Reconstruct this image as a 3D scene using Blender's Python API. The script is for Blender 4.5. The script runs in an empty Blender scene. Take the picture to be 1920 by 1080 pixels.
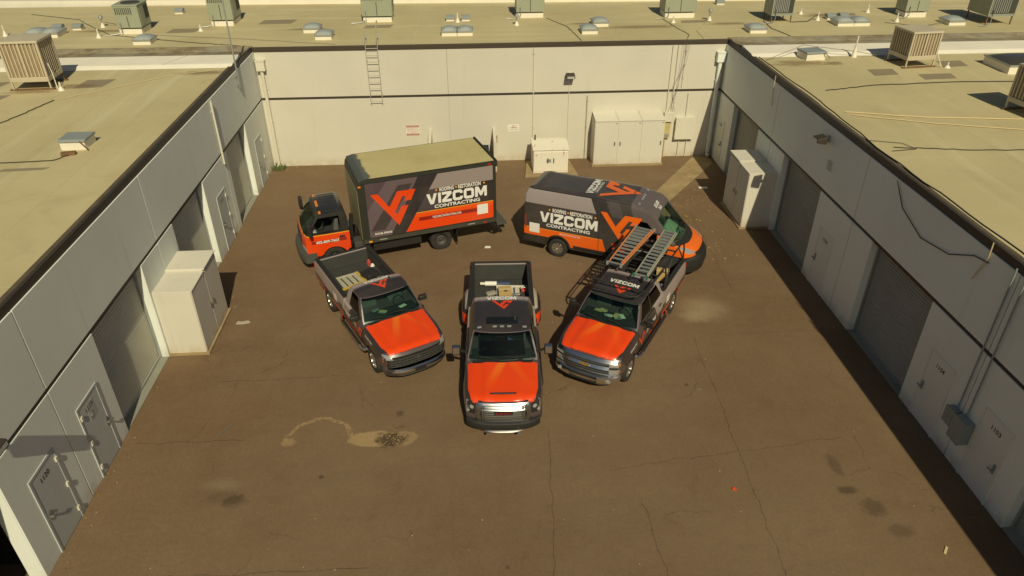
import bpy, bmesh, math, random
from mathutils import Vector, Matrix
from mathutils.bvhtree import BVHTree
random.seed(7)
SC = bpy.context.scene
COL = SC.collection
R = math.radians
# ------------------------------------------------------------------ camera, sky, sun
PITCH, YAW, ROLL, CAMH = 0.56078432, 0.06059567, -0.00287611, 13.5
def make_camera():
    cp, sp, cy, sy = math.cos(PITCH), math.sin(PITCH), math.cos(YAW), math.sin(YAW)
    f = Vector((sy*cp, cy*cp, -sp)); r = Vector((cy, -sy, 0)); u = r.cross(f)
    c, s = math.cos(ROLL), math.sin(ROLL)
    r2 = r*c + u*s; u2 = u*c - r*s
    cam = bpy.data.cameras.new('camera'); cam.sensor_width = 36; cam.lens = 36*1361.3/1920
    cam.clip_start = .1; cam.clip_end = 2000
    o = bpy.data.objects.new('camera', cam); COL.objects.link(o)
    m = Matrix((r2, u2, -f)).transposed().to_4x4(); m.translation = (0, 0, CAMH)
    o.matrix_world = m; SC.camera = o
make_camera()
SUN = Vector((0.168, -1.10, 1.0)).normalized()            # towards the sun
ELEV = math.asin(SUN.z)
world = bpy.data.worlds.new('World'); SC.world = world; world.use_nodes = True
def make_world():
    nt = world.node_tree; nt.nodes.clear()
    out = nt.nodes.new('ShaderNodeOutputWorld'); bg = nt.nodes.new('ShaderNodeBackground')
    sky = nt.nodes.new('ShaderNodeTexSky'); sky.sky_type = 'NISHITA'; sky.sun_disc = False
    sky.sun_elevation = ELEV; sky.sun_rotation = math.atan2(SUN.x, SUN.y)
    sky.air_density = 1.0; sky.dust_density = 2.0; sky.ozone_density = 1.0; sky.altitude = 350
    mx = nt.nodes.new('ShaderNodeMix'); mx.data_type = 'RGBA'; mx.blend_type = 'MULTIPLY'
    mx.inputs[0].default_value = 1; mx.inputs[7].default_value = (1.0, 1.0, .90, 1)
    nt.links.new(sky.outputs[0], mx.inputs[6]); nt.links.new(mx.outputs[2], bg.inputs[0])
    bg.inputs[1].default_value = 0.05; nt.links.new(bg.outputs[0], out.inputs[0])
make_world()
sl = bpy.data.lights.new('sun', 'SUN'); sl.energy = 4.8; sl.angle = R(.55); sl.color = (1.0, .90, .63)
so = bpy.data.objects.new('sun', sl); COL.objects.link(so); so.location = (10, -40, 45)
so.rotation_euler = (-SUN).to_track_quat('-Z', 'Y').to_euler()
SC.view_settings.view_transform = 'Standard'; SC.view_settings.look = 'None'
SC.view_settings.exposure = -0.44; SC.view_settings.gamma = 1.0; SC.view_settings.use_curve_mapping = False
# ------------------------------------------------------------------ node helper
class V:
    def __init__(s, nt, x): s.nt, s.x = nt, x
    def _m(s, op, *a):
        n = s.nt.nodes.new('ShaderNodeMath'); n.operation = op
        for i, v in enumerate((s,)+a):
            v = v.x if isinstance(v, V) else v
            if isinstance(v, (int, float)): n.inputs[i].default_value = v
            else: s.nt.links.new(v, n.inputs[i])
        return V(s.nt, n.outputs[0])
    def __add__(s, o): return s._m('ADD', o)
    __radd__ = __add__
    def __sub__(s, o): return s._m('SUBTRACT', o)
    def __rsub__(s, o): return V(s.nt, float(o))._m('SUBTRACT', s) if not isinstance(o, V) else o._m('SUBTRACT', s)
    def __mul__(s, o): return s._m('MULTIPLY', o)
    __rmul__ = __mul__
    def __truediv__(s, o): return s._m('DIVIDE', o)
    def lt(s, o): return s._m('LESS_THAN', o)
    def gt(s, o): return s._m('GREATER_THAN', o)
    def abs(s): return s._m('ABSOLUTE')
    def pw(s, o): return s._m('POWER', o)
    def sqrt(s): return s._m('SQRT')
    def mn(s, o): return s._m('MINIMUM', o)
    def mxx(s, o): return s._m('MAXIMUM', o)
    def mod(s, o): return s._m('FLOORED_MODULO', o)
    def sm(s, a, b):            # smooth ramp 0..1 from a to b
        n = s.nt.nodes.new('ShaderNodeMapRange'); n.interpolation_type = 'SMOOTHSTEP'
        s.nt.links.new(s.x, n.inputs[0])
        if a < b: n.inputs[1].default_value, n.inputs[2].default_value = a, b
        else:
            n.inputs[1].default_value, n.inputs[2].default_value = b, a
            n.inputs[3].default_value, n.inputs[4].default_value = 1, 0
        return V(s.nt, n.outputs[0])
class Mat:
    def __init__(s, name, rough=.6, metal=0, spec=.5):
        s.m = bpy.data.materials.new(name); s.m.use_nodes = True; s.nt = s.m.node_tree
        s.b = s.nt.nodes['Principled BSDF']; s.b.inputs['Roughness'].default_value = rough
        s.b.inputs['Metallic'].default_value = metal; s.b.inputs['Specular IOR Level'].default_value = spec
        s.cache = {}; s.tc = s.nt.nodes.new('ShaderNodeTexCoord')
        sp = s.nt.nodes.new('ShaderNodeSeparateXYZ'); s.nt.links.new(s.tc.outputs['Object'], sp.inputs[0])
        s.X, s.Y, s.Z = (V(s.nt, sp.outputs[i]) for i in range(3))
    def rnd(s):
        n = s.nt.nodes.new('ShaderNodeObjectInfo'); return V(s.nt, n.outputs['Random'])
    def noise(s, scale, detail=3, rough=.55, dist=0, st=None, w=None):
        key = (scale, detail, rough, dist, st)
        if key in s.cache: return s.cache[key]
        n = s.nt.nodes.new('ShaderNodeTexNoise'); n.inputs['Scale'].default_value = scale
        n.inputs['Detail'].default_value = detail; n.inputs['Roughness'].default_value = rough; n.inputs['Distortion'].default_value = dist
        src = s.tc.outputs['Object']
        if st:
            mp = s.nt.nodes.new('ShaderNodeMapping'); mp.inputs['Scale'].default_value = st
            s.nt.links.new(src, mp.inputs[0]); src = mp.outputs[0]
        s.nt.links.new(src, n.inputs['Vector']); s.cache[key] = V(s.nt, n.outputs[0]); return s.cache[key]
    def crack(s, scale, warp=.5, wscale=1.5):
        n = s.nt.nodes.new('ShaderNodeTexVoronoi'); n.feature = 'DISTANCE_TO_EDGE'; n.inputs['Scale'].default_value = scale
        nz = s.nt.nodes.new('ShaderNodeTexNoise'); nz.inputs['Scale'].default_value = wscale; nz.inputs['Detail'].default_value = 5
        s.nt.links.new(s.tc.outputs['Object'], nz.inputs['Vector'])
        va = s.nt.nodes.new('ShaderNodeVectorMath'); va.operation = 'MULTIPLY_ADD'
        s.nt.links.new(nz.outputs['Color'], va.inputs[0]); va.inputs[1].default_value = (warp,)*3
        s.nt.links.new(s.tc.outputs['Object'], va.inputs[2]); s.nt.links.new(va.outputs[0], n.inputs['Vector'])
        return V(s.nt, n.outputs['Distance'])
    def mix(s, f, a, b):
        n = s.nt.nodes.new('ShaderNodeMix'); n.data_type = 'RGBA'; n.clamp_factor = True
        for i, v in ((0, f), (6, a), (7, b)):
            if isinstance(v, V): v = v.x
            if isinstance(v, (int, float)): n.inputs[i].default_value = v
            elif isinstance(v, tuple): n.inputs[i].default_value = (*v, 1)
            else: s.nt.links.new(v, n.inputs[i])
        return n.outputs[2]
    def mul(s, c, v):           # colour times scalar
        n = s.nt.nodes.new('ShaderNodeMix'); n.data_type = 'RGBA'; n.blend_type = 'MULTIPLY'; n.inputs[0].default_value = 1
        if isinstance(c, tuple): n.inputs[6].default_value = (*c, 1)
        else: s.nt.links.new(c, n.inputs[6])
        s.nt.links.new(v.x, n.inputs[7]); return n.outputs[2]
    def col(s, c):
        if isinstance(c, tuple): s.b.inputs['Base Color'].default_value = (*c, 1)
        else: s.nt.links.new(c, s.b.inputs['Base Color'])
        return s
    def rough(s, v):
        s.nt.links.new(v.x, s.b.inputs['Roughness']); return s
    def bump(s, h, strength=.3, dist=.01):
        n = s.nt.nodes.new('ShaderNodeBump'); n.inputs['Strength'].default_value = strength; n.inputs['Distance'].default_value = dist
        s.nt.links.new(h.x, n.inputs['Height']); s.nt.links.new(n.outputs[0], s.b.inputs['Normal']); return s
MATS = {}
def simple(name, c, rough=.6, metal=0, var=.12, scale=3, spec=.5, bump=0):
    if name in MATS: return MATS[name]
    m = Mat(name, rough, metal, spec)
    n = m.noise(scale, 4); f = (n-.5)*(2*var)+1.0
    m.col(m.mul(c, f))
    if bump: m.bump(m.noise(scale*12, 3), bump)
    MATS[name] = m.m; return m.m
# ------------------------------------------------------------------ mesh helper
OFF = {}
def woff(o): return OFF.get(o.name, Vector((0, 0, 0))) if o else Vector((0, 0, 0))
class MB:
    def __init__(s): s.v, s.f = [], []
    def add(s, vs, fs):
        n = len(s.v); s.v += [tuple(v) for v in vs]; s.f += [tuple(i+n for i in f) for f in fs]; return s
    def box(s, x0, x1, y0, y1, z0, z1):
        if x0 > x1: x0, x1 = x1, x0
        if y0 > y1: y0, y1 = y1, y0
        if z0 > z1: z0, z1 = z1, z0
        return s.add([(x, y, z) for z in (z0, z1) for y in (y0, y1) for x in (x0, x1)],
                     [(0, 2, 3, 1), (4, 5, 7, 6), (0, 1, 5, 4), (2, 6, 7, 3), (0, 4, 6, 2), (1, 3, 7, 5)])
    def bar(s, p, q, w, h=None, up=(0, 0, 1)):
        p, q = Vector(p), Vector(q); d = (q-p).normalized(); up = Vector(up)
        if abs(d.dot(up)) > .95: up = Vector((1, 0, 0))
        a = d.cross(up).normalized()*(w/2); b = a.cross(d).normalized()*((h or w)/2)
        vs = [c+i*a+j*b for c in (p, q) for i, j in ((-1, -1), (1, -1), (1, 1), (-1, 1))]
        return s.add(vs, [(0, 1, 2, 3), (7, 6, 5, 4), (0, 4, 5, 1), (1, 5, 6, 2), (2, 6, 7, 3), (3, 7, 4, 0)])
    def cyl(s, p, q, r, n=10, r2=None, cap=True):
        p, q = Vector(p), Vector(q); d = (q-p).normalized(); up = Vector((0, 0, 1)) if abs(d.z) < .9 else Vector((1, 0, 0))
        a = d.cross(up).normalized(); b = d.cross(a); r2 = r if r2 is None else r2
        vs = [c+(a*math.cos(t)+b*math.sin(t))*rr for c, rr in ((p, r), (q, r2)) for t in [2*math.pi*i/n for i in range(n)]]
        fs = [(i, (i+1) % n, n+(i+1) % n, n+i) for i in range(n)]
        if cap: fs += [tuple(range(n-1, -1, -1)), tuple(range(n, 2*n))]
        return s.add(vs, fs)
    def tube(s, pts, r, n=6):
        pts = [Vector(p) for p in pts]; vs, fs = [], []
        for i, p in enumerate(pts):
            d = (pts[min(i+1, len(pts)-1)]-pts[max(i-1, 0)]).normalized()
            up = Vector((0, 0, 1)) if abs(d.z) < .9 else Vector((1, 0, 0))
            a = d.cross(up).normalized(); b = d.cross(a)
            vs += [p+(a*math.cos(t)+b*math.sin(t))*r for t in [2*math.pi*k/n for k in range(n)]]
        for i in range(len(pts)-1):
            for k in range(n): fs.append((i*n+k, i*n+(k+1) % n, (i+1)*n+(k+1) % n, (i+1)*n+k))
        fs += [tuple(range(n-1, -1, -1)), tuple(range((len(pts)-1)*n, len(pts)*n))]
        return s.add(vs, fs)
    def lathe(s, prof, n=24, axis='z', c=(0, 0, 0)):     # prof: (radius, height)
        vs, fs = [], []
        for r, h in prof:
            for k in range(n):
                t = 2*math.pi*k/n; a, b = r*math.cos(t), r*math.sin(t)
                vs.append((c[0]+h, c[1]+a, c[2]+b) if axis == 'x' else (c[0]+a, c[1]+b, c[2]+h))
        for i in range(len(prof)-1):
            for k in range(n): fs.append((i*n+k, i*n+(k+1) % n, (i+1)*n+(k+1) % n, (i+1)*n+k))
        return s.add(vs, fs)
    def prism(s, poly, a, b, axis='x'):
        n = len(poly)
        def P(p, t): return (t, p[0], p[1]) if axis == 'x' else ((p[0], t, p[1]) if axis == 'y' else (p[0], p[1], t))
        vs = [P(p, a) for p in poly]+[P(p, b) for p in poly]
        return s.add(vs, [tuple(range(n-1, -1, -1)), tuple(range(n, 2*n))]+[(i, (i+1) % n, n+(i+1) % n, n+i) for i in range(n)])
    def mesh(s, name):
        me = bpy.data.meshes.new(name); me.from_pydata(s.v, [], s.f)
        bm = bmesh.new(); bm.from_mesh(me); bmesh.ops.recalc_face_normals(bm, faces=bm.faces); bm.to_mesh(me); bm.free()
        return me
    def build(s, name, mat, parent=None, smooth=None, bevel=0, world=True):
        return link(name, s.mesh(name), mat, parent, smooth, bevel, world)
def link(name, me, mat, parent=None, smooth=None, bevel=0, world=True, loc=None, rot=None):
    o = bpy.data.objects.new(name, me); COL.objects.link(o)
    if mat is not None and len(me.materials) == 0: me.materials.append(mat)
    if parent is not None:
        o.parent = parent
        if world: o.location = -woff(parent)
    if loc is not None: o.location = Vector(loc)-(woff(parent) if world else Vector((0, 0, 0)))
    if rot is not None: o.rotation_euler = rot
    if smooth is not None:
        me.polygons.foreach_set('use_smooth', [True]*len(me.polygons)); me.set_sharp_from_angle(angle=R(smooth))
    if bevel:
        b = o.modifiers.new('bevel', 'BEVEL'); b.width = bevel; b.segments = 2; b.limit_method = 'ANGLE'; b.angle_limit = R(40)
    return o
def tag(o, label=None, cat=None, group=None, kind=None):
    if label: o['label'] = label
    if cat: o['category'] = cat
    if group: o['group'] = group
    if kind: o['kind'] = kind
    return o
def thing(name, label, cat, loc=(0, 0, 0), rz=0, group=None, local=False):
    o = bpy.data.objects.new(name, None); COL.objects.link(o); o.location = loc; o.rotation_euler = (0, 0, rz)
    o.empty_display_size = .2
    if not local: OFF[o.name] = Vector(loc)
    return tag(o, label, cat, group)
def text2d(s, w=None, h=None, bold=0.0, sx=1.0):
    """a string as flat geometry: (verts, faces), fitted into width w / height h, centred on 0"""
    cu = bpy.data.curves.new('t', 'FONT'); cu.body = s; cu.resolution_u = 2; cu.offset = bold; cu.fill_mode = 'FRONT'
    o = bpy.data.objects.new('t', cu); COL.objects.link(o)
    dg = bpy.context.evaluated_depsgraph_get(); me = bpy.data.meshes.new_from_object(o.evaluated_get(dg))
    vs = [(v.co.x*sx, v.co.y) for v in me.vertices]; fs = [tuple(p.vertices) for p in me.polygons]
    bpy.data.objects.remove(o); bpy.data.curves.remove(cu); bpy.data.meshes.remove(me)
    return fit(vs, fs, w, h)
def fit(vs, fs, w=None, h=None):
    x0, x1 = min(v[0] for v in vs), max(v[0] for v in vs); y0, y1 = min(v[1] for v in vs), max(v[1] for v in vs)
    kx = w/(x1-x0) if w else (h/(y1-y0)); ky = h/(y1-y0) if h else kx
    return [((x-(x0+x1)/2)*kx, (y-(y0+y1)/2)*ky) for x, y in vs], fs
def flat_text(name, geo, mat, parent, O, U, W, world=True, lift=(0, 0, 0)):
    O, U, W = Vector(O)+Vector(lift), Vector(U), Vector(W); m = MB()
    m.add([O+U*x+W*y for x, y in geo[0]], geo[1])
    return m.build(name, mat, parent, world=world)
# ------------------------------------------------------------------ the setting
XL, XR, YB = -9.336, 11.808, 33.104
HT, HBD0, HBD1, ZR = 5.35, 3.20, 3.31, 5.50
def ground_mat():
    m = Mat('asphalt', .9, 0, .25)
    big = m.noise(.16, 4, .6); mid = m.noise(.9, 5, .6); fine = m.noise(45, 4, .75); speck = m.noise(160, 2, .6)
    c = m.mix(big.sm(.35, .68), (.200, .136, .078), (.165, .104, .056))
    c = m.mix(m.noise(.45, 5, .62, .3, (.35, 1.6, 1)).sm(.45, .75)*.35, c, (.150, .098, .055)); c = m.mix(m.noise(2.4, 5, .65).sm(.5, .8)*.3, c, (.225, .160, .095)); c = m.mix(mid.sm(.42, .75)*.35, c, (.215, .150, .086))
    c = m.mix(m.noise(.5, 6, .7, 1.2).sm(.55, .75)*.55, c, (.138, .086, .046))
    def blob(x, y, rx, ry, soft=.5, k=.5, sc=2.2):
        d = (((m.X-x)/rx).pw(2.0)+((m.Y-y)/ry).pw(2.0)).sqrt()+(m.noise(sc, 4, .6)-.5)*(2*k)
        return d.sm(1.0+soft*.3, 1.0-soft*.7)
    def ring(x, y, r, w, x0, x1):
        d = (((m.X-x)).pw(2.0)+((m.Y-y)).pw(2.0)).sqrt()-r+(m.noise(1.6, 3, .6)-.5)*.35
        return d.abs().sm(w, w*.4)*m.X.gt(x0)*m.X.lt(x1)*m.Y.gt(y-.1)
    tan = (.36, .25, .125)
    c = m.mix(blob(-2.75, 14.25, .68, .31, .2, .3)*.9, c, tan)
    c = m.mix(blob(-2.05, 14.22, .42, .28, .25, .35)*.6, c, tan)
    c = m.mix(blob(-5.0, 14.25, .2, .16, .9, .8, 5)*.6, c, tan); c = m.mix(ring(-4.25, 14.25, .85, .075, -5.3, -3.2)*.8*m.noise(5, 4, .7).sm(.35, .6), c, tan)
    c = m.mix(blob(-2.32, 14.2, .42, .3, .5, .7, 5)*.9*m.noise(9, 4, .7, 1.5).sm(.38, .5), c, (.055, .036, .02))
    c = m.mix(blob(7.6, 19.75, .85, .75, 1.4, .35)*.7, c, (.33, .26, .155))
    c = m.mix(blob(7.2, 19.3, .5, .35, 1.2, .5)*.5, c, (.35, .275, .17))
    for x, y, rx, ry, k in ((-5.9, 12.35, .30, .2, .7), (-6.15, 12.45, .5, .25, .35), (-2.17, 15.2, .12, .14, .7), (8.88, 12.55, .16, .4, .55), (8.82, 11.75, .26, .14, .8),
                            (9.2, 11.2, .32, .3, .6), (9.5, 10.5, .35, .22, .5), (-3.95, 13.0, .07, .07, .8), (6.0, 15.9, .07, .07, .8), (.5, 10.1, .06, .06, .6), (-1.6, 18.2, .1, .05, .5)):
        c = m.mix(blob(x, y, rx, ry, .8, .55, 5.5)*(k*.85), c, (.06, .042, .025))
    c = m.mix(blob(-6.3, 12.9, .55, .22, 1.2, .5)*.4, c, (.26, .21, .14))
    c = m.mix(blob(-6.8, 15.6, 1.6, .7, 1.5, .6)*.35, c, (.20, .12, .065))
    # cracks
    w = m.noise(1.1, 5, .65)-.5
    def vline(xa, k, y0, y1, wd=.02, amp=.35):
        return ((m.X-xa-m.Y*k-w*amp).abs()+m.noise(1.8, 3)*.022-.008).sm(wd, wd*.2)*m.Y.gt(y0)*m.Y.lt(y1)
    def hline(ya, k, x0, x1, wd=.014, amp=.35):
        return (m.Y-ya-m.X*k-w*amp).abs().sm(wd, wd*.3)*m.X.gt(x0)*m.X.lt(x1)
    cr = vline(6.05, .043, 9.0, 18.3).mxx(vline(.74, .077, 8.5, 14.3)).mxx(hline(14.45, .0, -9.0, -6.2, .016)).mxx(hline(10.2, -.02, -8.5, -2.5)) \
        .mxx(hline(17.1, .03, -7.6, -4.0)).mxx(hline(12.4, .12, 3.2, 9.5, .01)).mxx(vline(4.4, -.05, 8, 11.8)).mxx(vline(8.3, .03, 20.8, 27)).mxx(hline(18.1, .02, 7.5, 10.8, .01))
    hair = m.crack(.32, .9, 1.2).sm(.006, .001)*m.noise(.35, 3).sm(.5, .62)
    c = m.mix(hair*.35, c, (.045, .03, .018))
    c = m.mix(cr*.5, c, (.04, .027, .016))
    # construction joint seam of paving lanes
    # old concrete apron strip by the corner, dusty
    c = m.mul(c, (fine-.5)*.75+(m.noise(14, 4, .7)-.5)*.55+(m.noise(5, 5, .75)-.5)*.28+1.0)
    c = m.mix(speck.sm(.70, .78)*.35, c, (.34, .28, .18))
    c = m.mix(m.noise(28, 2).sm(.74, .80)*m.noise(1.2, 2).sm(.5, .7)*.7, c, (.36, .31, .21))
    m.col(m.mix(1.0, c, c)); n_ = m.nt.nodes.new('ShaderNodeMix'); n_.data_type = 'RGBA'; n_.blend_type = 'MULTIPLY'; n_.inputs[0].default_value = 1; n_.inputs[7].default_value = (1.0, .99, .99, 1); m.nt.links.new(c, n_.inputs[6]); m.col(n_.outputs[2]); m.bump(fine*.6+speck*.5-cr*1.5, .35, .012)
    return m.m
def box_sheet(name, pts, z, mat, parent=None, kind=None):
    m = MB(); m.add([(x, y, z) for x, y in pts], [tuple(range(len(pts)))]); o = m.build(name, mat, parent)
    if kind: o['kind'] = kind
    return o
g = MB(); g.add([(-300, -250, 0), (300, -250, 0), (300, 420, 0), (-300, 420, 0)], [(0, 1, 2, 3)])
tag(g.build('ground', ground_mat()), kind='structure')
def concrete_mat():
    m = Mat('concrete_apron', .9, 0, .3)
    c = m.mix(m.noise(1.4, 5, .65).sm(.3, .7), (.38, .285, .15), (.29, .21, .11))
    c = m.mul(c, (m.noise(30, 4, .7)-.5)*.5+1); m.col(c); m.bump(m.noise(40, 3), .2); return m.m
M_conc = concrete_mat()
box_sheet('concrete_path', [(7.6, 28.25), (8.45, 27.95), (11.62, 32.1), (11.62, 33.09), (10.98, 33.09)], .005, M_conc, kind='structure')
def wall_mat(name, base, dirt=(.42, .34, .2), streak=.35):
    m = Mat(name, .85, 0, .3)
    c = m.mix(m.noise(.35, 4, .6).sm(.3, .75), base, tuple(v*.93 for v in base))
    st = m.noise(1.0, 4, .6, 0, (3.2, 3.2, .22)).sm(.56, .8)*streak
    c = m.mix(st*.5, c, dirt)
    c = m.mix(m.Z.sm(.5, .0)*m.noise(2.2, 4, .6).sm(.3, .65)*.5, c, dirt)
    c = m.mix(m.noise(3.3, 5, .7).sm(.68, .8)*.25, c, dirt)
    m.col(c); m.bump(m.noise(60, 3, .6)+m.noise(2, 2)*.6, .12, .008); return m.m
M_wall = wall_mat('cream_wall_paint', (.64, .605, .50))
M_wallg = wall_mat('grey_white_wall_paint', (.82, .85, .77), (.34, .31, .24))
M_joint = simple('joint_sealant', (.42, .37, .26), .9)
M_dark = simple('dark_trim', (.045, .036, .025), .6)
M_black = simple('dark_void', (.012, .012, .011), .9)
M_door = simple('grey_door_paint', (.50, .53, .51), .55, var=.06)
M_doorw = simple('pale_door_paint', (.74, .75, .68), .6, var=.06)
M_steel = simple('dull_steel', (.42, .42, .39), .4, .8)
M_galv = simple('galvanized', (.40, .42, .40), .5, .5)
M_cream = simple('cream_metal', (.68, .64, .52), .55, var=.08, scale=2)
M_greyblue = simple('grey_box_paint', (.26, .29, .28), .5)
M_ink = simple('black_ink', (.02, .02, .02), .7)
M_red = simple('sign_red', (.38, .06, .04), .6)
M_white = simple('white_sheet', (.8, .77, .68), .6)
M_rubber = simple('black_rubber', (.018, .017, .016), .8)
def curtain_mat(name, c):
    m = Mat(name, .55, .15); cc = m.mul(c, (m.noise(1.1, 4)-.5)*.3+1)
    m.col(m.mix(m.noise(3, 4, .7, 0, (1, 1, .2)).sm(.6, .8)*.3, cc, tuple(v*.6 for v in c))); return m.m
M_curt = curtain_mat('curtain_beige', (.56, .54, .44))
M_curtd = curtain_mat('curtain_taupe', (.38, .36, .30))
def roof_mat(name='roof_membrane', side=False):
    m = Mat(name, .85, 0, .3)
    c = m.mix(m.noise(.22, 5, .6).sm(.3, .7), (.55, .475, .27), (.48, .41, .225))
    c = m.mix(m.noise(.8, 5, .65, .6).sm(.52, .8)*.5, c, (.42, .33, .18))
    c = m.mix(m.noise(.6, 4, .6, 0, (2.2, .16, 1) if side else (.25, 2.5, 1)).sm(.5, .75)*.5, c, (.64, .58, .37))
    seam = (((m.X if side else m.Y)+m.noise(.5, 2)*.12).mod(1.9 if side else .95)-.475).abs().sm(.035, .008)
    c = m.mix(seam*.16, c, (.33, .26, .14))
    seamx = (((m.Y if side else m.X)+m.noise(.5, 2)*.12).mod(5.6 if side else 4.6)-2.3).abs().sm(.03, .008)
    c = m.mix(seamx*.2, c, (.66, .60, .42))
    c = m.mul(c, (m.noise(22, 4, .7)-.5)*.16+1)
    m.col(c); m.bump(m.noise(3, 4)+seam*.3, .25, .02); return m.m
M_roof = roof_mat(); M_roofs = roof_mat('side_roof_membrane', True)
def stain_mat():
    m = Mat('stained_membrane', .9, 0, .2)
    c = m.mix(m.noise(1.2, 6, .7).sm(.35, .65), (.36, .31, .20), (.19, .14, .08))
    m.col(m.mix(m.noise(.5, 4).sm(.4, .7), c, (.30, .28, .21))); return m.m
M_stain = stain_mat()
M_patch = simple('roof_patch_brown', (.27, .22, .14), .95, var=.18, scale=1.5)
M_whiteroof = simple('white_coating', (.80, .75, .62), .7, var=.1, scale=1.2)

class Wall:
    """boxes laid out along a wall: u along it, w out of it into the yard, z up"""
    def __init__(s, side): s.k = side
    def pt(s, u, w, z):
        return (XL+w, u, z) if s.k == 'L' else ((XR-w, u, z) if s.k == 'R' else (u, YB-w, z))
    def out(s): return {'L': (1, 0, 0), 'R': (-1, 0, 0), 'B': (0, -1, 0)}[s.k]
    def right(s): return {'L': (0, 1, 0), 'R': (0, -1, 0), 'B': (1, 0, 0)}[s.k]   # to the right for someone facing the wall
    def box(s, m, u0, u1, w0, w1, z0, z1):
        a, b = s.pt(u0, w0, z0), s.pt(u1, w1, z1); return m.box(a[0], b[0], a[1], b[1], a[2], b[2])
WL, WR, WB = Wall('L'), Wall('R'), Wall('B')
def part_box(W, name, mat, parent, u0, u1, w0, w1, z0, z1, bevel=0):
    m = MB(); W.box(m, u0, u1, w0, w1, z0, z1); return m.build(name, mat, parent, bevel=bevel)
def personnel_door(W, parent, u0, u1, mat, number=None, hinge_side=1, hinges=True, loud=True):
    d = part_box(W, 'door', mat, parent, u0, u1, -.02, .012, .02, 2.1)
    fm = MB()
    for a, b, z0, z1 in ((u0-.06, u0-.008, 0, 2.16), (u1+.008, u1+.06, 0, 2.16), (u0-.008, u1+.008, 2.108, 2.16)): W.box(fm, a, b, .0, .022, z0, z1)
    fm.build('frame', mat, d)
    hu = u1-.01 if hinge_side > 0 else u0+.01; lu = u0+.09 if hinge_side > 0 else u1-.09
    if hinges:
        for z in (.3, 1.08, 1.86): part_box(W, 'hinge', M_cream, d, hu-.03, hu+.04, .012, .05, z-.06, z+.06)
    h = MB(); W.box(h, lu-.035, lu+.035, .0125, .03, .9, 1.16); h.cyl(W.pt(lu, .03, 1.0), W.pt(lu, .09, 1.0), .028, 8)
    W.box(h, lu-.02, lu+.12 if hinge_side < 0 else lu+.12, .075, .1, .985, 1.015); W.box(h, lu-.025, lu+.025, .03, .05, 1.1, 1.15)
    h.build('handle', M_steel if loud else M_greyblue, d)
    if number:
        flat_text('door_number', text2d(number, h=.13, bold=.012, sx=1.05), M_ink, d, W.pt((u0+u1)/2-.02, .016, 1.86), W.right(), (0, 0, 1))
    return d
def rollup(W, parent, u0, u1, mat, dep=.3, top=HBD0, slats=True):
    n = int(round((top-.03)/.095)); m = MB(); dz = (top-.03)/n; vs, fs = [], []
    for i in range(n):
        z = .03+i*dz
        for zz, w in ((z, -dep), (z+dz*.40, -dep+.034), (z+dz*.70, -dep+.036), (z+dz*.98, -dep)):
            vs += [W.pt(u0, w, zz), W.pt(u1, w, zz)]
    for i in range(len(vs)//2-1): fs.append((2*i, 2*i+1, 2*i+3, 2*i+2))
    m.add(vs, fs); d = m.build('roll_up_door', mat, parent)
    for a in (u0, u1-.06): part_box(W, 'door_track', M_galv, d, a, a+.06, -dep+.038, -dep+.09, 0, top)
    b = MB(); W.box(b, u0+.06, u1-.06, -dep+.038, -dep+.06, .02, .1); b.build('bottom_bar', M_galv, d)
    s = MB(); W.box(s, u0, u1, -dep-.05, -.02, 0, .018); s.build('sill', simple('door_sill_concrete', (.27, .27, .22), .9, bump=.2), parent)
    return d
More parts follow.
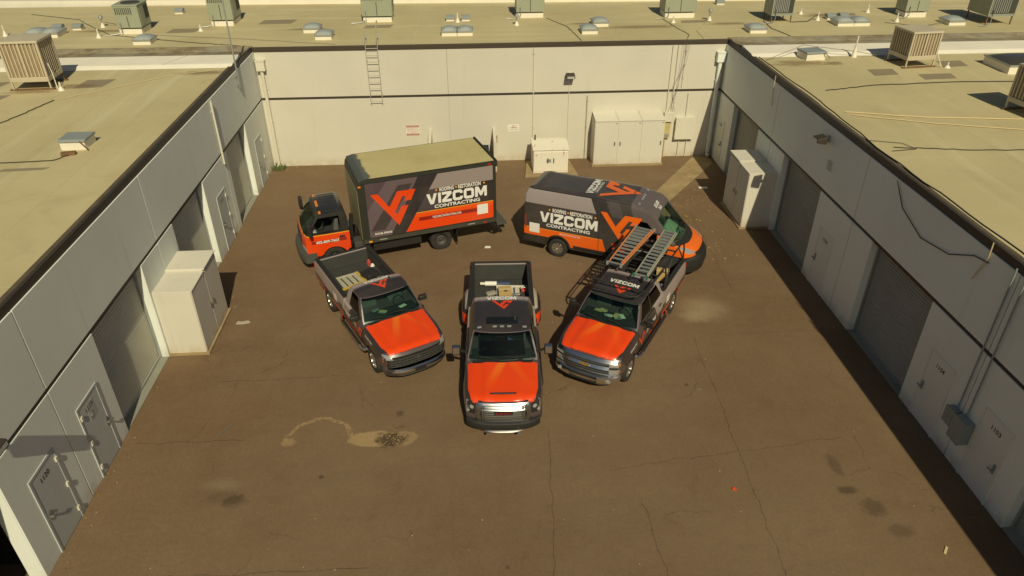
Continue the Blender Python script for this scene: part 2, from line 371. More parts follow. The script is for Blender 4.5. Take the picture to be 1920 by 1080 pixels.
def side_building(W, label, rolls, joints, wallm, curtm, y0=-16, y1=YB, far=32, openroll=None):
    """long tilt-up building along one side of the yard"""
    base = W.pt((y0+y1)/2, -.2, 0); t = thing('warehouse_building', label, 'building', base)
    # structural core behind the panels, with the recesses left open
    edges = sorted(rolls); m = MB(); prev = y0
    for a, b in edges:
        W.box(m, prev+.03, a-.03, -.34, -.036, 0, HBD0); prev = b
    W.box(m, prev+.03, y1, -.34, -.036, 0, HBD0); W.box(m, y0, y1, -.34, -.041, HBD0+.002, ZR-.06)
    m.build('wall_core', M_joint, t)
    part_box(W, 'reveal_band', M_dark, t, y0, y1, -.04, -.03, HBD0-.02, HBD1+.02)
    # panels
    js = [y0]+[j for j in joints]+[y1]
    for a, b in zip(js[:-1], js[1:]):
        part_box(W, 'upper_panel', wallm, t, a+.016, b-.016 if b < y1 else b, -.036, 0, HBD1, HT, bevel=.006)
        cuts = [a]+[v for r in edges for v in r if a < r[0] < b]+[b]
        for c, d in zip(cuts[0::2], cuts[1::2]):
            ca = c+(.016 if c in joints else 0); db = d-(.016 if d in joints else 0)
            if db-ca > .05:
                ex0 = -.33 if c not in joints and c != y0 else -.0355
                mm = MB(); W.box(mm, ca, db, -.035, 0, 0, HBD0-.001)
                mm.build('lower_panel', wallm, t, bevel=.006)
                # painted returns into the door recesses
                if c not in joints and c != y0: part_box(W, 'jamb', wallm, t, c, c+.12, -.36, -.0355, 0, HBD0-.001)
                if d not in joints and d != y1: part_box(W, 'jamb', wallm, t, d-.12, d, -.36, -.0355, 0, HBD0-.001)
    for r in edges:
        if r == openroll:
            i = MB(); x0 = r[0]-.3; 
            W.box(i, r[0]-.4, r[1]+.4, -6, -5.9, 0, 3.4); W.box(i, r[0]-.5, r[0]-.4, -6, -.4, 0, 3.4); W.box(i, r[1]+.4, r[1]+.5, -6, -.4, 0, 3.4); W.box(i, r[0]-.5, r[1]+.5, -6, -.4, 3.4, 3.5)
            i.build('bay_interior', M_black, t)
        else: rollup(W, t, r[0], r[1], curtm)
    # gravel stop and roof
    f = MB(); W.box(f, y0, y1-.02, -.12, -.03, HT-.02, HT+.21)
    f.build('fascia', M_dark, t)
    r = MB(); W.box(r, y0, 30.1, -far, -.121, ZR-.06, ZR); r.build('roof', M_roofs, t)
    e = MB(); W.box(e, y0, 30.1, -.25, -.1215, ZR+.0015, ZR+.05); e.build('roof_edge', simple('tarred_edge', (.10, .075, .045), .95, var=.5, scale=3), t)
    # saddle at the junction with the rear building
    s1 = MB(); s1.prism([(30.1, ZR-.05), (30.1, ZR), (30.35, ZR+.10), (31.5, ZR+.16), (31.5, ZR-.05)], *sorted((W.pt(0, -far, 0)[0], W.pt(0, -.121, 0)[0])))
    s1.build('flashing', M_whiteroof, t)
    s2 = MB(); s2.prism([(31.5, ZR-.05), (31.5, ZR+.155), (32.6, ZR+.02), (33.08, ZR+.09), (33.08, ZR-.05)], *sorted((W.pt(0, -far, 0)[0], W.pt(0, -.121, 0)[0])))
    s2.build('gutter_saddle', M_stain, t)
    return t
LJ = (-.95, 5.87, 12.74, 19.52, 26.56)
bl = side_building(WL, 'long grey-white warehouse along the left side of the yard', [(0.9, 4.1), (7.25, 10.47), (14.97, 18.21), (20.82, 23.97), (27.0, 29.85)], LJ, M_wallg, M_curt, openroll=(7.25, 10.47))
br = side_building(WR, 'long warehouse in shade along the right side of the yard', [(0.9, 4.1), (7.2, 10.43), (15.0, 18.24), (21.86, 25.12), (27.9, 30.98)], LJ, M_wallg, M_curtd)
for u0, u1, n, hs in ((11.17, 12.12, '1120', 1), (13.38, 14.33, '1119', -1), (24.95, 25.85, '1117', 1), (30.75, 31.7, None, 1)):
    d = personnel_door(WL, bl, u0, u1, M_door, n, hs)
    if n == '1119':
        m = MB(); m.cyl(WL.pt(13.83, .012, 1.62), WL.pt(13.83, .018, 1.62), .1, 16); m.build('round_sticker', M_greyblue, d)
        m = MB(); WL.box(m, 13.72, 14.05, .012, .0155, 1.5, 1.98); m.build('notice', simple('grey_notice', (.42, .43, .42), .6), d)
        m = MB(); m.cyl(WL.pt(13.83, .018, 1.62), WL.pt(13.83, .021, 1.62), .055, 12); m.build('sticker_centre', M_door, d)
for u0, u1, n, hs in ((11.15, 12.1, '1103', 1), (13.42, 14.37, '1104', -1), (20.35, 21.25, '1106', -1), (31.83, 32.72, '1108', 1)):
    personnel_door(WR, br, u0, u1, M_doorw, n, hs, hinges=False, loud=False)
# rear building
bb = thing('warehouse_building', 'sunlit cream warehouse wall and roof across the back of the yard', 'building', ((XL+XR)/2, YB+.2, 0))
m = MB(); m.box(XL-.3, XR+.3, YB+.036, YB+.4, 0, ZR-.06); m.build('wall_core', M_joint, bb)
part_box(WB, 'reveal_band', M_dark, bb, XL, XR, -.035, -.012, HBD0-.01, HBD1+.012)
for a, b in zip((XL, -.89), (-.89, XR)):
    part_box(WB, 'upper_panel', M_wall, bb, a+.008, b-.008, -.036, 0, HBD1, HT, bevel=.005)
    part_box(WB, 'lower_panel', M_wall, bb, a+.003, b-.003, -.036, 0, 0, HBD0, bevel=.002)
part_box(WB, 'fascia', simple('bronze_fascia', (.06, .045, .028), .6), bb, XL-.03, XR+.03, -.12, .03, HT+.002, HT+.19, bevel=.01)
m = MB(); m.prism([(YB+.121, ZR-.06), (YB+.121, ZR), (43.0, ZR), (43.0, ZR-.06)], -42, 44); m.build('roof', M_roof, bb)
for a, b in ((-42, XL-.03), (XR+.03, 44)): m = MB(); m.box(a, b, YB-.02, YB+.115, ZR-.05, ZR+.1); m.build('roof_curb', M_stain, bb)
m = MB(); m.add([(-42, 43.95, ZR-.1), (44, 41.0, ZR-.1), (44, 41.4, ZR-.1), (-42, 44.35, ZR-.1), (-42, 43.95, ZR+.26), (44, 41.0, ZR+.26), (44, 41.4, ZR+.26), (-42, 44.35, ZR+.26)],
               [(0, 3, 2, 1), (4, 5, 6, 7), (0, 1, 5, 4), (1, 2, 6, 5), (2, 3, 7, 6), (3, 0, 4, 7)]); m.build('parapet', M_whiteroof, bb)
# ------------------------------------------------------------------ fixtures on the walls
def downspout(W, u, label, mat, big=.12):
    t = thing('downspout', label, 'downspout', W.pt(u, .1, 0), group='downspouts in the rear corners')
    m = MB(); s = .1 if u < 0 else -.1
    W.box(m, u-.19, u+.19, .005, .27, 4.58, 5.0); W.box(m, u-.21, u+.21, .003, .29, 5.0, 5.04); m.build('conductor_head', mat, t, bevel=.012)
    m = MB(); m.tube([W.pt(u, .13, 4.58), W.pt(u, .13, 4.4), W.pt(u, .11, 3.5), W.pt(u, .11, .25), W.pt(u, .14, .12), W.pt(u, .26, .05)], big, 8); m.build('pipe', mat, t, smooth=40)
    for z in (.9, 2.2, 3.7): part_box(W, 'strap', mat, t, u-big-.04, u+big+.04, .003, .03, z, z+.05)
downspout(WB, -9.08, 'cream downspout with boxy head in the left rear corner', M_cream, .075)
downspout(WB, 11.58, 'grey downspout with boxy head in the shaded right rear corner', M_wallg, .095)
M_ladder = simple('pale_ladder_steel', (.46, .43, .35), .6, .2)
def ladder_wall():
    t = thing('roof_ladder', 'steel roof access ladder hung high on the cream back wall', 'ladder', (-4.15, YB-.15, 3.0))
    for x in (-4.42, -3.9):
        m = MB(); m.tube([(x, YB-.17, 3.02), (x, YB-.17, 5.5), (x, YB-.14, 6.35), (x, YB+.1, 6.5), (x, YB+.5, 6.5), (x, YB+.58, 6.35), (x, YB+.58, 5.51)], .016, 6); m.build('rail', M_ladder, t)
    for i in range(9):
        m = MB(); m.cyl((-4.4, YB-.17, 3.1+i*.295), (-3.92, YB-.17, 3.1+i*.295), .014, 6); m.build('rung', M_ladder, t)
    for x in (-4.42, -3.9):
        for z in (3.45, 4.9): m = MB(); m.bar((x, YB-.17, z), (x, YB-.002, z), .03); m.build('bracket', M_galv, t)
ladder_wall()
def floodlight(W, u, z, label, mat=M_dark, arm=None):
    t = thing('floodlight', label, 'floodlight', W.pt(u, .05, z), group='floodlights on the walls')
    m = MB(); o = Vector(W.out()); r = Vector(W.right()); c = Vector(W.pt(u, .3, z))
    m.add([c+r*a*.2+o*b*.17+Vector((0, 0, h)) for a, b, h in ((-1, -1, .1), (1, -1, .1), (1, 1, .03), (-1, 1, .03), (-1, -1, -.16), (1, -1, -.16), (1, 1, -.1), (-1, 1, -.1))],
          [(0, 1, 2, 3), (7, 6, 5, 4), (0, 4, 5, 1), (1, 5, 6, 2), (2, 6, 7, 3), (3, 7, 4, 0)]); m.build('housing', mat, t, bevel=.02)
    m = MB(); m.add([c+r*a*.16+o*.1735+Vector((0, 0, h)) for a, h in ((-1, .01), (1, .01), (1, -.085), (-1, -.085))], [(0, 1, 2, 3)]); m.build('lens', simple('lamp_lens', (.5, .5, .45), .15), t)
    m = MB(); m.bar(W.pt(u, .0, z-.02), W.pt(u, .14, z-.02), .07); W.box(m, u-.08, u+.08, .0, .04, z-.12, z+.08)
    if arm: m.tube([W.pt(u, .03, z-.1), W.pt(u, .03, .3)], .015, 6)
    m.build('mount', M_cream if arm else M_galv, t)
floodlight(WB, 4.68, 4.12, 'dark floodlight on the cream back wall above the utility cabinet', arm=True)
floodlight(WR, 22.15, 4.95, 'dark floodlight below the roof edge of the shaded right wall')
floodlight(WL, 10.42, 3.85, 'floodlight on the near left wall above door 1120')
def sign(u0, u1, z0, z1, label, rows):
    t = thing('wall_sign', label, 'sign', WB.pt((u0+u1)/2, 0, z0), group='signs on the back wall')
    part_box(WB, 'board', M_white, t, u0, u1, .0, .012, z0, z1)
    return t
def text_on_wall(W, t, s, u, z, h, mat, w=None, lift=.0155, name='lettering'):
    flat_text(name, text2d(s, w=w, h=h, bold=.015), mat, t, W.pt(u, lift, z), W.right(), (0, 0, 1))
t = sign(-2.95, -2.34, 1.38, 1.88, 'red and white two-column towing notice on the back wall', 0)
for z0, z1 in ((1.78, 1.87), (1.39, 1.47)): part_box(WB, 'red_strip', M_red, t, -2.94, -2.35, .012, .0145, z0, z1)
part_box(WB, 'red_strip', M_red, t, -2.655, -2.635, .012, .0142, 1.47, 1.78)
text_on_wall(WB, t, 'NO PARKING', -2.645, 1.825, .05, M_white, .5, .017)
for k in range(5):
    for c in (-2.8, -2.49): text_on_wall(WB, t, random.choice(['VEHICLES WILL', 'BE TOWED AT', 'OWNERS COST', 'FIRE LANE', 'ANY TIME']), c, 1.745-k*.058, .03, M_red, .22)
text_on_wall(WB, t, 'TOW AWAY ZONE', -2.645, 1.43, .04, M_white, .5, .017)
t = sign(1.84, 2.37, 1.45, 1.79, 'small white no dumping sign with red letters on the back wall', 0)
text_on_wall(WB, t, 'NO', 2.105, 1.735, .06, M_red); text_on_wall(WB, t, 'DUMPING', 2.105, 1.645, .065, M_red, .34); text_on_wall(WB, t, 'VIOLATORS PROSECUTED', 2.105, 1.54, .035, M_red, .42)
# wing walls of the bin enclosure, and the bin between them
for x, lab in ((-1.82, 'low cream wing wall left of the bin, tapering out from the back wall'), (1.17, 'low cream wing wall right of the bin with a small notice')):
    m = MB(); m.prism([(YB-.001, 0), (YB-.001, 1.68), (31.75, 1.5), (31.75, 0)], x-.07, x+.07); o = m.build('wing_wall', M_wall, None, bevel=.01); tag(o, lab, 'wall', 'wing walls of the bin bay')
t = thing('notice_box', 'small brown notice box on the end of the wing wall', 'box', (1.22, 32.2, 1.35))
m = MB(); m.box(1.241, 1.30, 32.35, 32.6, 1.2, 1.46); m.build('case', simple('notice_brown', (.25, .14, .08), .6), t); m = MB(); m.box(1.301, 1.31, 32.38, 32.57, 1.23, 1.43); m.build('face', M_white, t)
t = thing('refuse_bin', 'green metal refuse bin half hidden behind the box truck', 'refuse bin', (-.3, 32.4, 0))
Mg = simple('bin_green', (.09, .16, .14), .6)
m = MB(); m.prism([(31.9, .2), (32.95, .2), (32.95, .82), (31.75, .68)], -1.4, .85); m.build('body', Mg, t, bevel=.02)
m = MB(); m.prism([(31.72, .685), (32.97, .83), (32.97, .87), (31.72, .725)], -1.45, .9); m.build('lid', M_rubber, t)
for x in (-1.43, .88): m = MB(); m.box(x-.03, x+.03, 32.0, 32.8, .4, .55); m.build('fork_pocket', Mg, t)
for x in (-1.2, .65):
    for y in (32.0, 32.8): m = MB(); m.cyl((x-.03, y, .1), (x+.03, y, .1), .1, 10); m.box(x-.04, x+.04, y-.03, y+.03, .1, .2); m.build('caster', M_rubber, t)
# electrical cabinets --------------------------------------------------------
def cabinet(W, u0, u1, wd, z1, n, label, mat, lip=.035, slope=.0, step=0):
    t = thing('utility_cabinet', label, 'cabinet', W.pt((u0+u1)/2, wd/2, 0), group='cream utility cabinets')
    part_box(W, 'plinth', M_conc, t, u0-.06, u1+.06, .002, wd+.1, 0, .07)
    part_box(W, 'body', mat, t, u0, u1, .003, wd, .07, z1-.04)
    k = (u1-u0)/n
    for i in range(n):
        a, b = u0+i*k, u0+(i+1)*k
        d = part_box(W, 'door', mat, t, a+.02, b-.02, wd+.001, wd+.022, .1, z1-.07, bevel=.004)
        lu = (b-.13) if i % 2 == 0 else (a+.13)
        h = MB(); W.box(h, lu-.025, lu+.025, wd+.0225, wd+.06, 1.02, 1.2); h.build('handle', M_steel, d)
        h = MB(); W.box(h, b-.14, b-.04, wd+.0225, wd+.028, z1-.16, z1-.12); h.build('nameplate', M_greyblue, d)
        q = MB(); e = lip+(.02 if step and i else 0); z1_ = z1; z1 = z1+step*i
        P = [W.pt(uu, ww, zz) for zz0, zz1 in ((z1-.04, z1+slope-.04), (z1, z1+slope)) for uu, ww, zz in ((a+.006, wd+e, zz0), (b-.006, wd+e, zz0), (b-.006, .003, zz1), (a+.006, .003, zz1))]
        q.add(P, [(0, 1, 2, 3), (7, 6, 5, 4), (0, 4, 5, 1), (1, 5, 6, 2), (2, 6, 7, 3), (3, 7, 4, 0)])
        q.build('lid', mat, t, bevel=.005)
        if step and i: part_box(W, 'riser', mat, t, a+.01, b-.01, .004, wd-.002, z1_-.0395, z1-.0405)
        z1 = z1_
    return t
M_cab = wall_mat('cabinet_paint', (.67, .635, .53), (.4, .28, .14), .6)
cabinet(WL, 18.3, 20.66, 1.1, 2.25, 2, 'pair of cream utility cabinets against the left wall beside the roll-up door', M_cab, step=.07)
cabinet(WR, 25.33, 27.65, 1.08, 2.36, 2, 'cream utility cabinet against the shaded right wall with a shadow on its side', M_cab, step=.06)
cabinet(WB, 5.82, 9.1, 1.0, 2.22, 3, 'wide three-door cream utility cabinet against the back wall', M_cab, slope=.12)
# pad transformer
t = thing('transformer_box', 'low rust-streaked cream transformer box standing off the back wall', 'transformer', (3.7, 31.9, 0))
m = MB(); m.prism([(2.5, 30.95), (4.95, 30.95), (4.75, 32.75), (2.7, 32.75)], 0, .1, 'z'); m.build('pad', M_conc, t, bevel=.01)
mt = Mat('rusty_cream', .6); c = mt.mix(mt.noise(2.2, 5, .7, 0, (1.5, 1, .35)).sm(.6, .68)*mt.Z.sm(.5, 1.0), (.78, .73, .6), (.42, .17, .04)); mt.col(c)
m = MB(); m.box(2.9, 4.5, 31.22, 32.5, .1, 1.2); m.build('tank_case', mt.m, t, bevel=.015)
for a, b in ((2.93, 3.68), (3.71, 4.47)):
    m = MB(); m.box(a, b, 31.195, 31.2195, .2, 1.12); d = m.build('door', mt.m, t)
    m = MB(); m.box(b-.14 if a < 3 else a+.1, b-.1 if a < 3 else a+.14, 31.16, 31.1945, .6, .82); m.build('handle', M_dark, d)
m = MB(); m.box(3.5, 3.7, 31.188, 31.1945, .62, .78); m.build('label_plate', M_greyblue, t)
m = MB(); m.box(3.0, 3.05, 31.188, 31.1945, .95, 1.0); m.build('label_plate', M_red, t)
m = MB(); m.prism([(31.18, 1.2005), (31.18, 1.26), (32.2, 1.32), (32.54, 1.3), (32.54, 1.2005)], 2.86, 4.54); m.build('lid', mt.m, t, bevel=.01)
m = MB(); m.cyl((3.06, 32.3, 1.3), (3.06, 32.3, 1.55), .035, 8); m.build('lifting_post', M_dark, t)
# wall boxes, conduits
def wall_box(W, u0, u1, wd, z0, z1, label, mat, name='junction_box', cat='electrical box', conduits=()):
    t = thing(name, label, cat, W.pt((u0+u1)/2, 0, z0)); part_box(W, 'case', mat, t, u0, u1, .003, wd, z0, z1, bevel=.012)
    part_box(W, 'cover', mat, t, u0-.015, u1+.015, wd+.001, wd+.018, z0-.01, z1+.02, bevel=.004)
    for u, a, b in conduits:
        m = MB(); m.cyl(W.pt(u, .05, a), W.pt(u, .05, b), .022, 8); m.build('conduit', mat, t)
    return t
wall_box(WB, 9.26, 9.68, .2, 1.82, 2.25, 'cream junction box at the top right of the wide cabinet', M_cream, conduits=((9.35, 2.25, 5.34), (9.6, 2.25, 5.34)))
t = wall_box(WB, 9.24, 9.58, .16, 1.02, 1.72, 'tan meter box under the junction box on the back wall', simple('tan_box', (.52, .43, .18), .6), 'meter_box', conduits=((9.42, 0, 1.02),))
part_box(WB, 'vent_strip', M_greyblue, t, 9.27, 9.55, .18, .184, 1.04, 1.2)
wall_box(WB, 9.85, 10.75, .22, .95, 1.98, 'square cream panel box on the back wall near the right corner', M_cream, 'panel_box', conduits=((10.12, 0, .95), (10.5, 0, .95), (10.32, 1.98, 3.15)))
for u, z0, z1, lab, r in ((5.55, 0, 3.1, 'short upright conduit left of the wide cabinet', .022), (3.02, 1.2, 5.34, 'tall thin conduit up the back wall above the transformer', .016),
                          (9.95, 3.4, 5.34, 'upper conduit by the roof edge right of the junction box', .014)):
    t = thing('conduit', lab, 'conduit', WB.pt(u, .05, z0), group='conduits on the back wall')
    m = MB(); m.cyl(WB.pt(u, .045, z0), WB.pt(u, .045, z1), r, 8); m.build('pipe', M_cream if r < .02 else M_joint, t)
    for z in (z0+.4, (z0+z1)/2, z1-.3): part_box(WB, 'clip', M_galv, t, u-.05, u+.05, .002, .024-.0, z, z+.03)
def wire(name, label, pts, r, mat, cat='cable', group=None, sag=0, n=10, wob=0):
    P = []
    for a, b in zip(pts[:-1], pts[1:]):
        a, b = Vector(a), Vector(b)
        for i in range(n):
            f = i/n; p = a.lerp(b, f); p.z -= sag*4*f*(1-f)
            if wob and 0 < i: p += Vector((random.uniform(-wob, wob), random.uniform(-wob, wob), 0))
            P.append(p)
    P.append(Vector(pts[-1])); m = MB(); m.tube(P, r, 5)
    return tag(m.build(name, mat, None, smooth=60), label, cat, group)
M_cable = simple('grey_cable', (.16, .14, .11), .7); M_cableb = simple('black_cable', (.03, .028, .025), .7); M_cablet = simple('tan_cable', (.62, .50, .26), .7)
for k, (a, b) in enumerate(((9.42, 9.75), (9.62, 9.72), (9.72, 9.5))):
    wire('hanging_cable', ['loose cable hanging down the back wall, left strand', 'loose cable hanging down the back wall, middle strand', 'loose cable hanging down the back wall, right strand'][k],
         [(9.8+k*.14, YB-.19, 5.58), (9.78+k*.1, YB-.18, 4.6), (b, YB-.14, 3.4), (a, YB-.12, 2.27)], .007, M_cable, group='loose cables by the junction box', wob=.012)
# right wall: gray boxes and conduits
t = wall_box(WR, 12.2, 12.62, .26, .85, 1.5, 'grey disconnect box with conduits on the shaded right wall by door 1103', M_greyblue, 'disconnect_box', conduits=((12.5, 1.5, 5.45),))
wall_box(WR, 12.72, 13.02, .2, 1.0, 1.45, 'smaller grey box beside the disconnect box on the right wall', M_greyblue, 'switch_box', conduits=((12.85, 1.45, 5.45),))
t = thing('louver_vent', 'small square vent grille high on the shaded right wall', 'vent', WR.pt(21.65, 0, 4.0))
part_box(WR, 'frame', M_wallg, t, 21.5, 21.82, .001, .02, 4.0, 4.36)
for k in range(6): part_box(WR, 'slat', M_galv, t, 21.52, 21.8, .0205, .035, 4.03+k*.055, 4.06+k*.055)
wire('drooping_cable', 'black cable drooping in a loop across the upper right wall', [WR.pt(17.9, .03, 5.3), WR.pt(17.3, .04, 4.75), WR.pt(16.2, .04, 4.42), WR.pt(15.0, .04, 4.6), WR.pt(14.2, .03, 5.02), WR.pt(13.7, .03, 5.1)], .014, M_cableb, n=6)
wire('short_cable', 'pale cable stub hanging from the roof edge of the right wall', [WR.pt(13.75, .05, 5.6), WR.pt(13.75, .03, 5.2), WR.pt(14.0, .03, 4.5)], .016, M_cablet, n=4)
wire('short_cable', 'loose pale cable end hanging near the far end of the right wall', [WR.pt(27.1, .05, 5.6), WR.pt(27.15, .03, 5.0), WR.pt(27.0, .03, 4.45)], .014, M_cablet, n=4)
wire('edge_cable', 'black cable running along the right roof edge', [(XR+.25, 9, ZR+.08), (XR+.32, 14, ZR+.08), (XR+.2, 19, ZR+.08), (XR+.35, 24, ZR+.09), (XR+.25, 29.8, ZR+.1)], .02, M_cableb, n=8, wob=.04)
for u, z0, z1, lab in ((26.38, 2.9, 5.32, 'pale vertical pipe on the left wall near its far end'),):
    t = thing('drain_pipe', lab, 'pipe', WL.pt(u, .05, z0)); m = MB(); m.cyl(WL.pt(u, .06, z0), WL.pt(u, .06, z1), .04, 8); m.build('pipe', M_cream, t, smooth=50)
    for z in (z0+.3, 4.9): part_box(WL, 'clip', M_cream, t, u-.07, u+.07, .002, .022, z, z+.04)
# antenna mast on the left wall
t = thing('antenna_mast', 'thin steel mast strapped to the left wall and rising above the roof', 'mast', WL.pt(29.95, .1, 4.7))
m = MB(); m.cyl(WL.pt(29.95, .1, 4.75), WL.pt(29.95, .1, 8.9), .032, 8); m.build('pole', M_galv, t)
for z in (4.85, 5.2): part_box(WL, 'bracket', M_galv, t, 29.86, 30.04, .002, .09, z, z+.05)
for q in ((-12.5, 30.4, ZR+.02), (-10.6, 33.6, ZR+.02)): m = MB(); m.tube([WL.pt(29.95, .1, 6.6), q], .006, 4); m.build('guy_wire', M_galv, t)
# ------------------------------------------------------------------ things on the roofs
M_acg = simple('ac_green_grey', (.34, .36, .26), .5, .1, .12, 1.5)
M_acd = simple('ac_grille_dark', (.05, .05, .04), .7)
M_beige = simple('cooler_beige', (.53, .465, .33), .55, .05, .15, 2)
M_pad = simple('cooler_pad', (.30, .225, .13), .95, 0, .35, 9)
M_rust = simple('rusty_steel', (.20, .11, .055), .8, .2, .4, 6)
ROOFG = 'rooftop air conditioners'
def ac_unit(x, y, w, d, h, label, curb=.22, legs=False, dark=False, rz=0):
    """packaged unit; x,y = middle of its front edge"""
    t = thing('air_conditioner', label, 'air conditioner', (x, y, ZR), rz, ROOFG, local=True)
    if legs:
        for sx in (-1, 1):
            for yy in (.08, d-.08): m = MB(); m.box(sx*(w/2-.06)-.025, sx*(w/2-.06)+.025, yy-.025, yy+.025, 0, curb+.1); m.build('leg', M_rust, t)
        m = MB(); m.box(-w/2, w/2, 0, d, curb, curb+.06); m.build('base_frame', M_galv, t)
    else:
        m = MB(); m.box(-w/2+.05, w/2-.05, .03, d-.05, 0, curb); m.build('curb', M_whiteroof, t)
    z0 = curb+.06; m = MB(); m.box(-w/2, w/2, 0, d, z0, h-.06); m.build('cabinet', M_acg, t, bevel=.02)
    m = MB(); m.box(-w/2-.02, w/2+.02, -.02, d+.02, h-.059, h); m.build('top_cover', M_acg, t, bevel=.015)
    m = MB(); m.lathe([(.0, h+.03), (.12, h+.035), (.34*min(w, d)+.02, h+.03), (.36*min(w, d)+.03, h+.001)], 20, c=(w*.05, d/2, 0)); m.build('fan_guard', M_acd, t, smooth=40)
    # vertical louvre slits, front top, each a little rib
    n = 9
    for i in range(n):
        m = MB(); xx = -w/2+.1+(w*.62)*i/(n-1); m.box(xx-.018, xx+.018, -.012, -.0005, h-.42 if not dark else z0+.1, h-.12); m.build('louvre', M_acd if not dark else M_galv, t)
    if dark: m = MB(); m.box(-w/2+.06, w/2-.06, -.009, -.0005, z0+.06, h-.09); m.build('coil_grille', M_acd, t)
    m = MB(); m.box(w/2+.001, w/2+.012, .12, d*.48, z0+.08, h-.14); m.build('access_panel', M_acg, t)
    m = MB(); m.box(w/2+.001, w/2+.01, d*.56, d-.12, z0+.3, h-.14); m.build('coil_grille', M_acd, t)
    m = MB(); m.box(-.015, .015, -.011, -.0005, z0+.04, h-.5 if not dark else z0+.05); m.build('panel_seam', M_acd, t)
    m = MB(); m.tube([(-w/2+.2, -.05, z0+.25), (-w/2+.2, -.06, .1), (-w/2-.1, -.25, .04), (-w/2-.5, -.3, .03)], .022, 6); m.build('conduit', M_galv, t, smooth=50)
    return t
ac_unit(-15.67, 36.25, 1.12, 1.25, 1.3, 'green-grey air conditioner on a white curb, leftmost on the back roof')
ac_unit(-11.83, 37.65, 1.15, 1.5, 1.5, 'green-grey air conditioner behind the antenna mast on the back roof')
ac_unit(-4.35, 37.95, 1.5, 1.2, 1.45, 'air conditioner on a white curb above the wall ladder')
ac_unit(3.3, 38.4, 1.42, 1.2, 1.45, 'air conditioner with a dark end in the middle of the back roof', dark=False)
ac_unit(10.85, 37.85, 1.6, 1.2, 1.35, 'wide air conditioner near the right end of the back wall')
ac_unit(15.56, 36.45, 1.1, 1.1, 1.35, 'air conditioner with a dark coil face on rusty legs', .32, True, True)
ac_unit(22.75, 37.1, 1.2, 1.0, 1.3, 'squat air conditioner on a white curb on the right back roof')
ac_unit(25.85, 35.15, 1.35, 1.7, 1.75, 'big dark-faced air conditioner on tall legs at the right roof edge', .4, True, True)
def cooler(x, y, w, d, h, label, rz=0, legz=.3):
    t = thing('evaporative_cooler', label, 'cooler', (x, y, ZR), rz, 'evaporative coolers', local=True)
    for sx in (-1, 1):
        for yy in (.04, d-.04): m = MB(); m.box(sx*(w/2-.03)-.025, sx*(w/2-.03)+.025, yy-.025, yy+.025, 0, legz); m.build('leg', M_rust if sx > 0 and yy > .1 else M_beige, t)
    m = MB(); m.box(-w/2, w/2, 0, d, legz, legz+.17); m.build('water_pan', M_beige, t, bevel=.015)
    m = MB(); m.box(-w/2+.05, w/2-.05, .05, d-.05, legz+.17, h-.09); m.build('pad_block', M_pad, t)
    m = MB(); m.prism([(-.015, h-.09), (-.015, h-.02), (.05, h), (d-.05, h), (d+.015, h-.02), (d+.015, h-.09)], -w/2-.015, w/2+.015); m.build('top_cover', M_beige, t, bevel=.02)
    for sx in (-1, 1):
        for yy in (0, d-.07): m = MB(); m.box(sx*w/2-(.07 if sx > 0 else 0), sx*w/2+(0 if sx > 0 else .07), yy, yy+.07, legz+.171, h-.091); m.build('corner_post', M_beige, t)
    z0, z1 = legz+.18, h-.1; n = 9
    sl = MB(); sl.box(-.02, .02, 0, .03, z0, z1); me = sl.mesh('louvre'); me.materials.append(M_beige)
    for i in range(n):
        k = -w/2+.07+(w-.14)*(i+.5)/n
        link('louvre', me, None, t, loc=(k, .012, 0), world=False)
    sl = MB(); sl.box(0, .03, -.02, .02, z0, z1); me2 = sl.mesh('louvre'); me2.materials.append(M_beige)
    for i in range(n-1):
        k = .07+(d-.14)*(i+.5)/(n-1)
        for sx in (-1, 1): link('louvre', me2, None, t, loc=(sx*w/2-(.042 if sx > 0 else -.012), k, 0), world=False)
    m = MB(); m.box(-.035, .035, -.002, .011, z0, z1); m.build('middle_post', M_beige, t)
    m = MB(); m.tube([(w/2+.02, .25, legz+.6), (w/2+.1, .2, legz+.3), (w/2+.25, -.1, .05)], .018, 6); m.build('water_line', M_cream, t, smooth=50)
    for a in (.0, d-.09): sk = MB(); sk.box(-w/2-.1, w/2+.1, a, a+.09, 0, .05); sk.build('skid', M_rust, t)
    return t
cooler(-15.95, 27.5, 1.35, 1.25, 1.75, 'large beige evaporative cooler with rust-stained legs on the left roof', R(3))
cooler(17.98, 28.1, 1.25, 1.25, 1.4, 'beige evaporative cooler with slotted panels on the right roof', R(6))
cooler(18.9, 21.8, 1.3, 1.3, 1.55, 'evaporative cooler cut off by the right edge of the picture', R(6))
def glaze_mat():
    m = Mat('skylight_dome', .25, 0, .6); m.col(m.mix(m.noise(1.5, 4).sm(.3, .7), (.40, .43, .40), (.30, .33, .32))); return m.m
M_dome = glaze_mat(); M_domed = simple('dark_dome', (.06, .055, .045), .3)
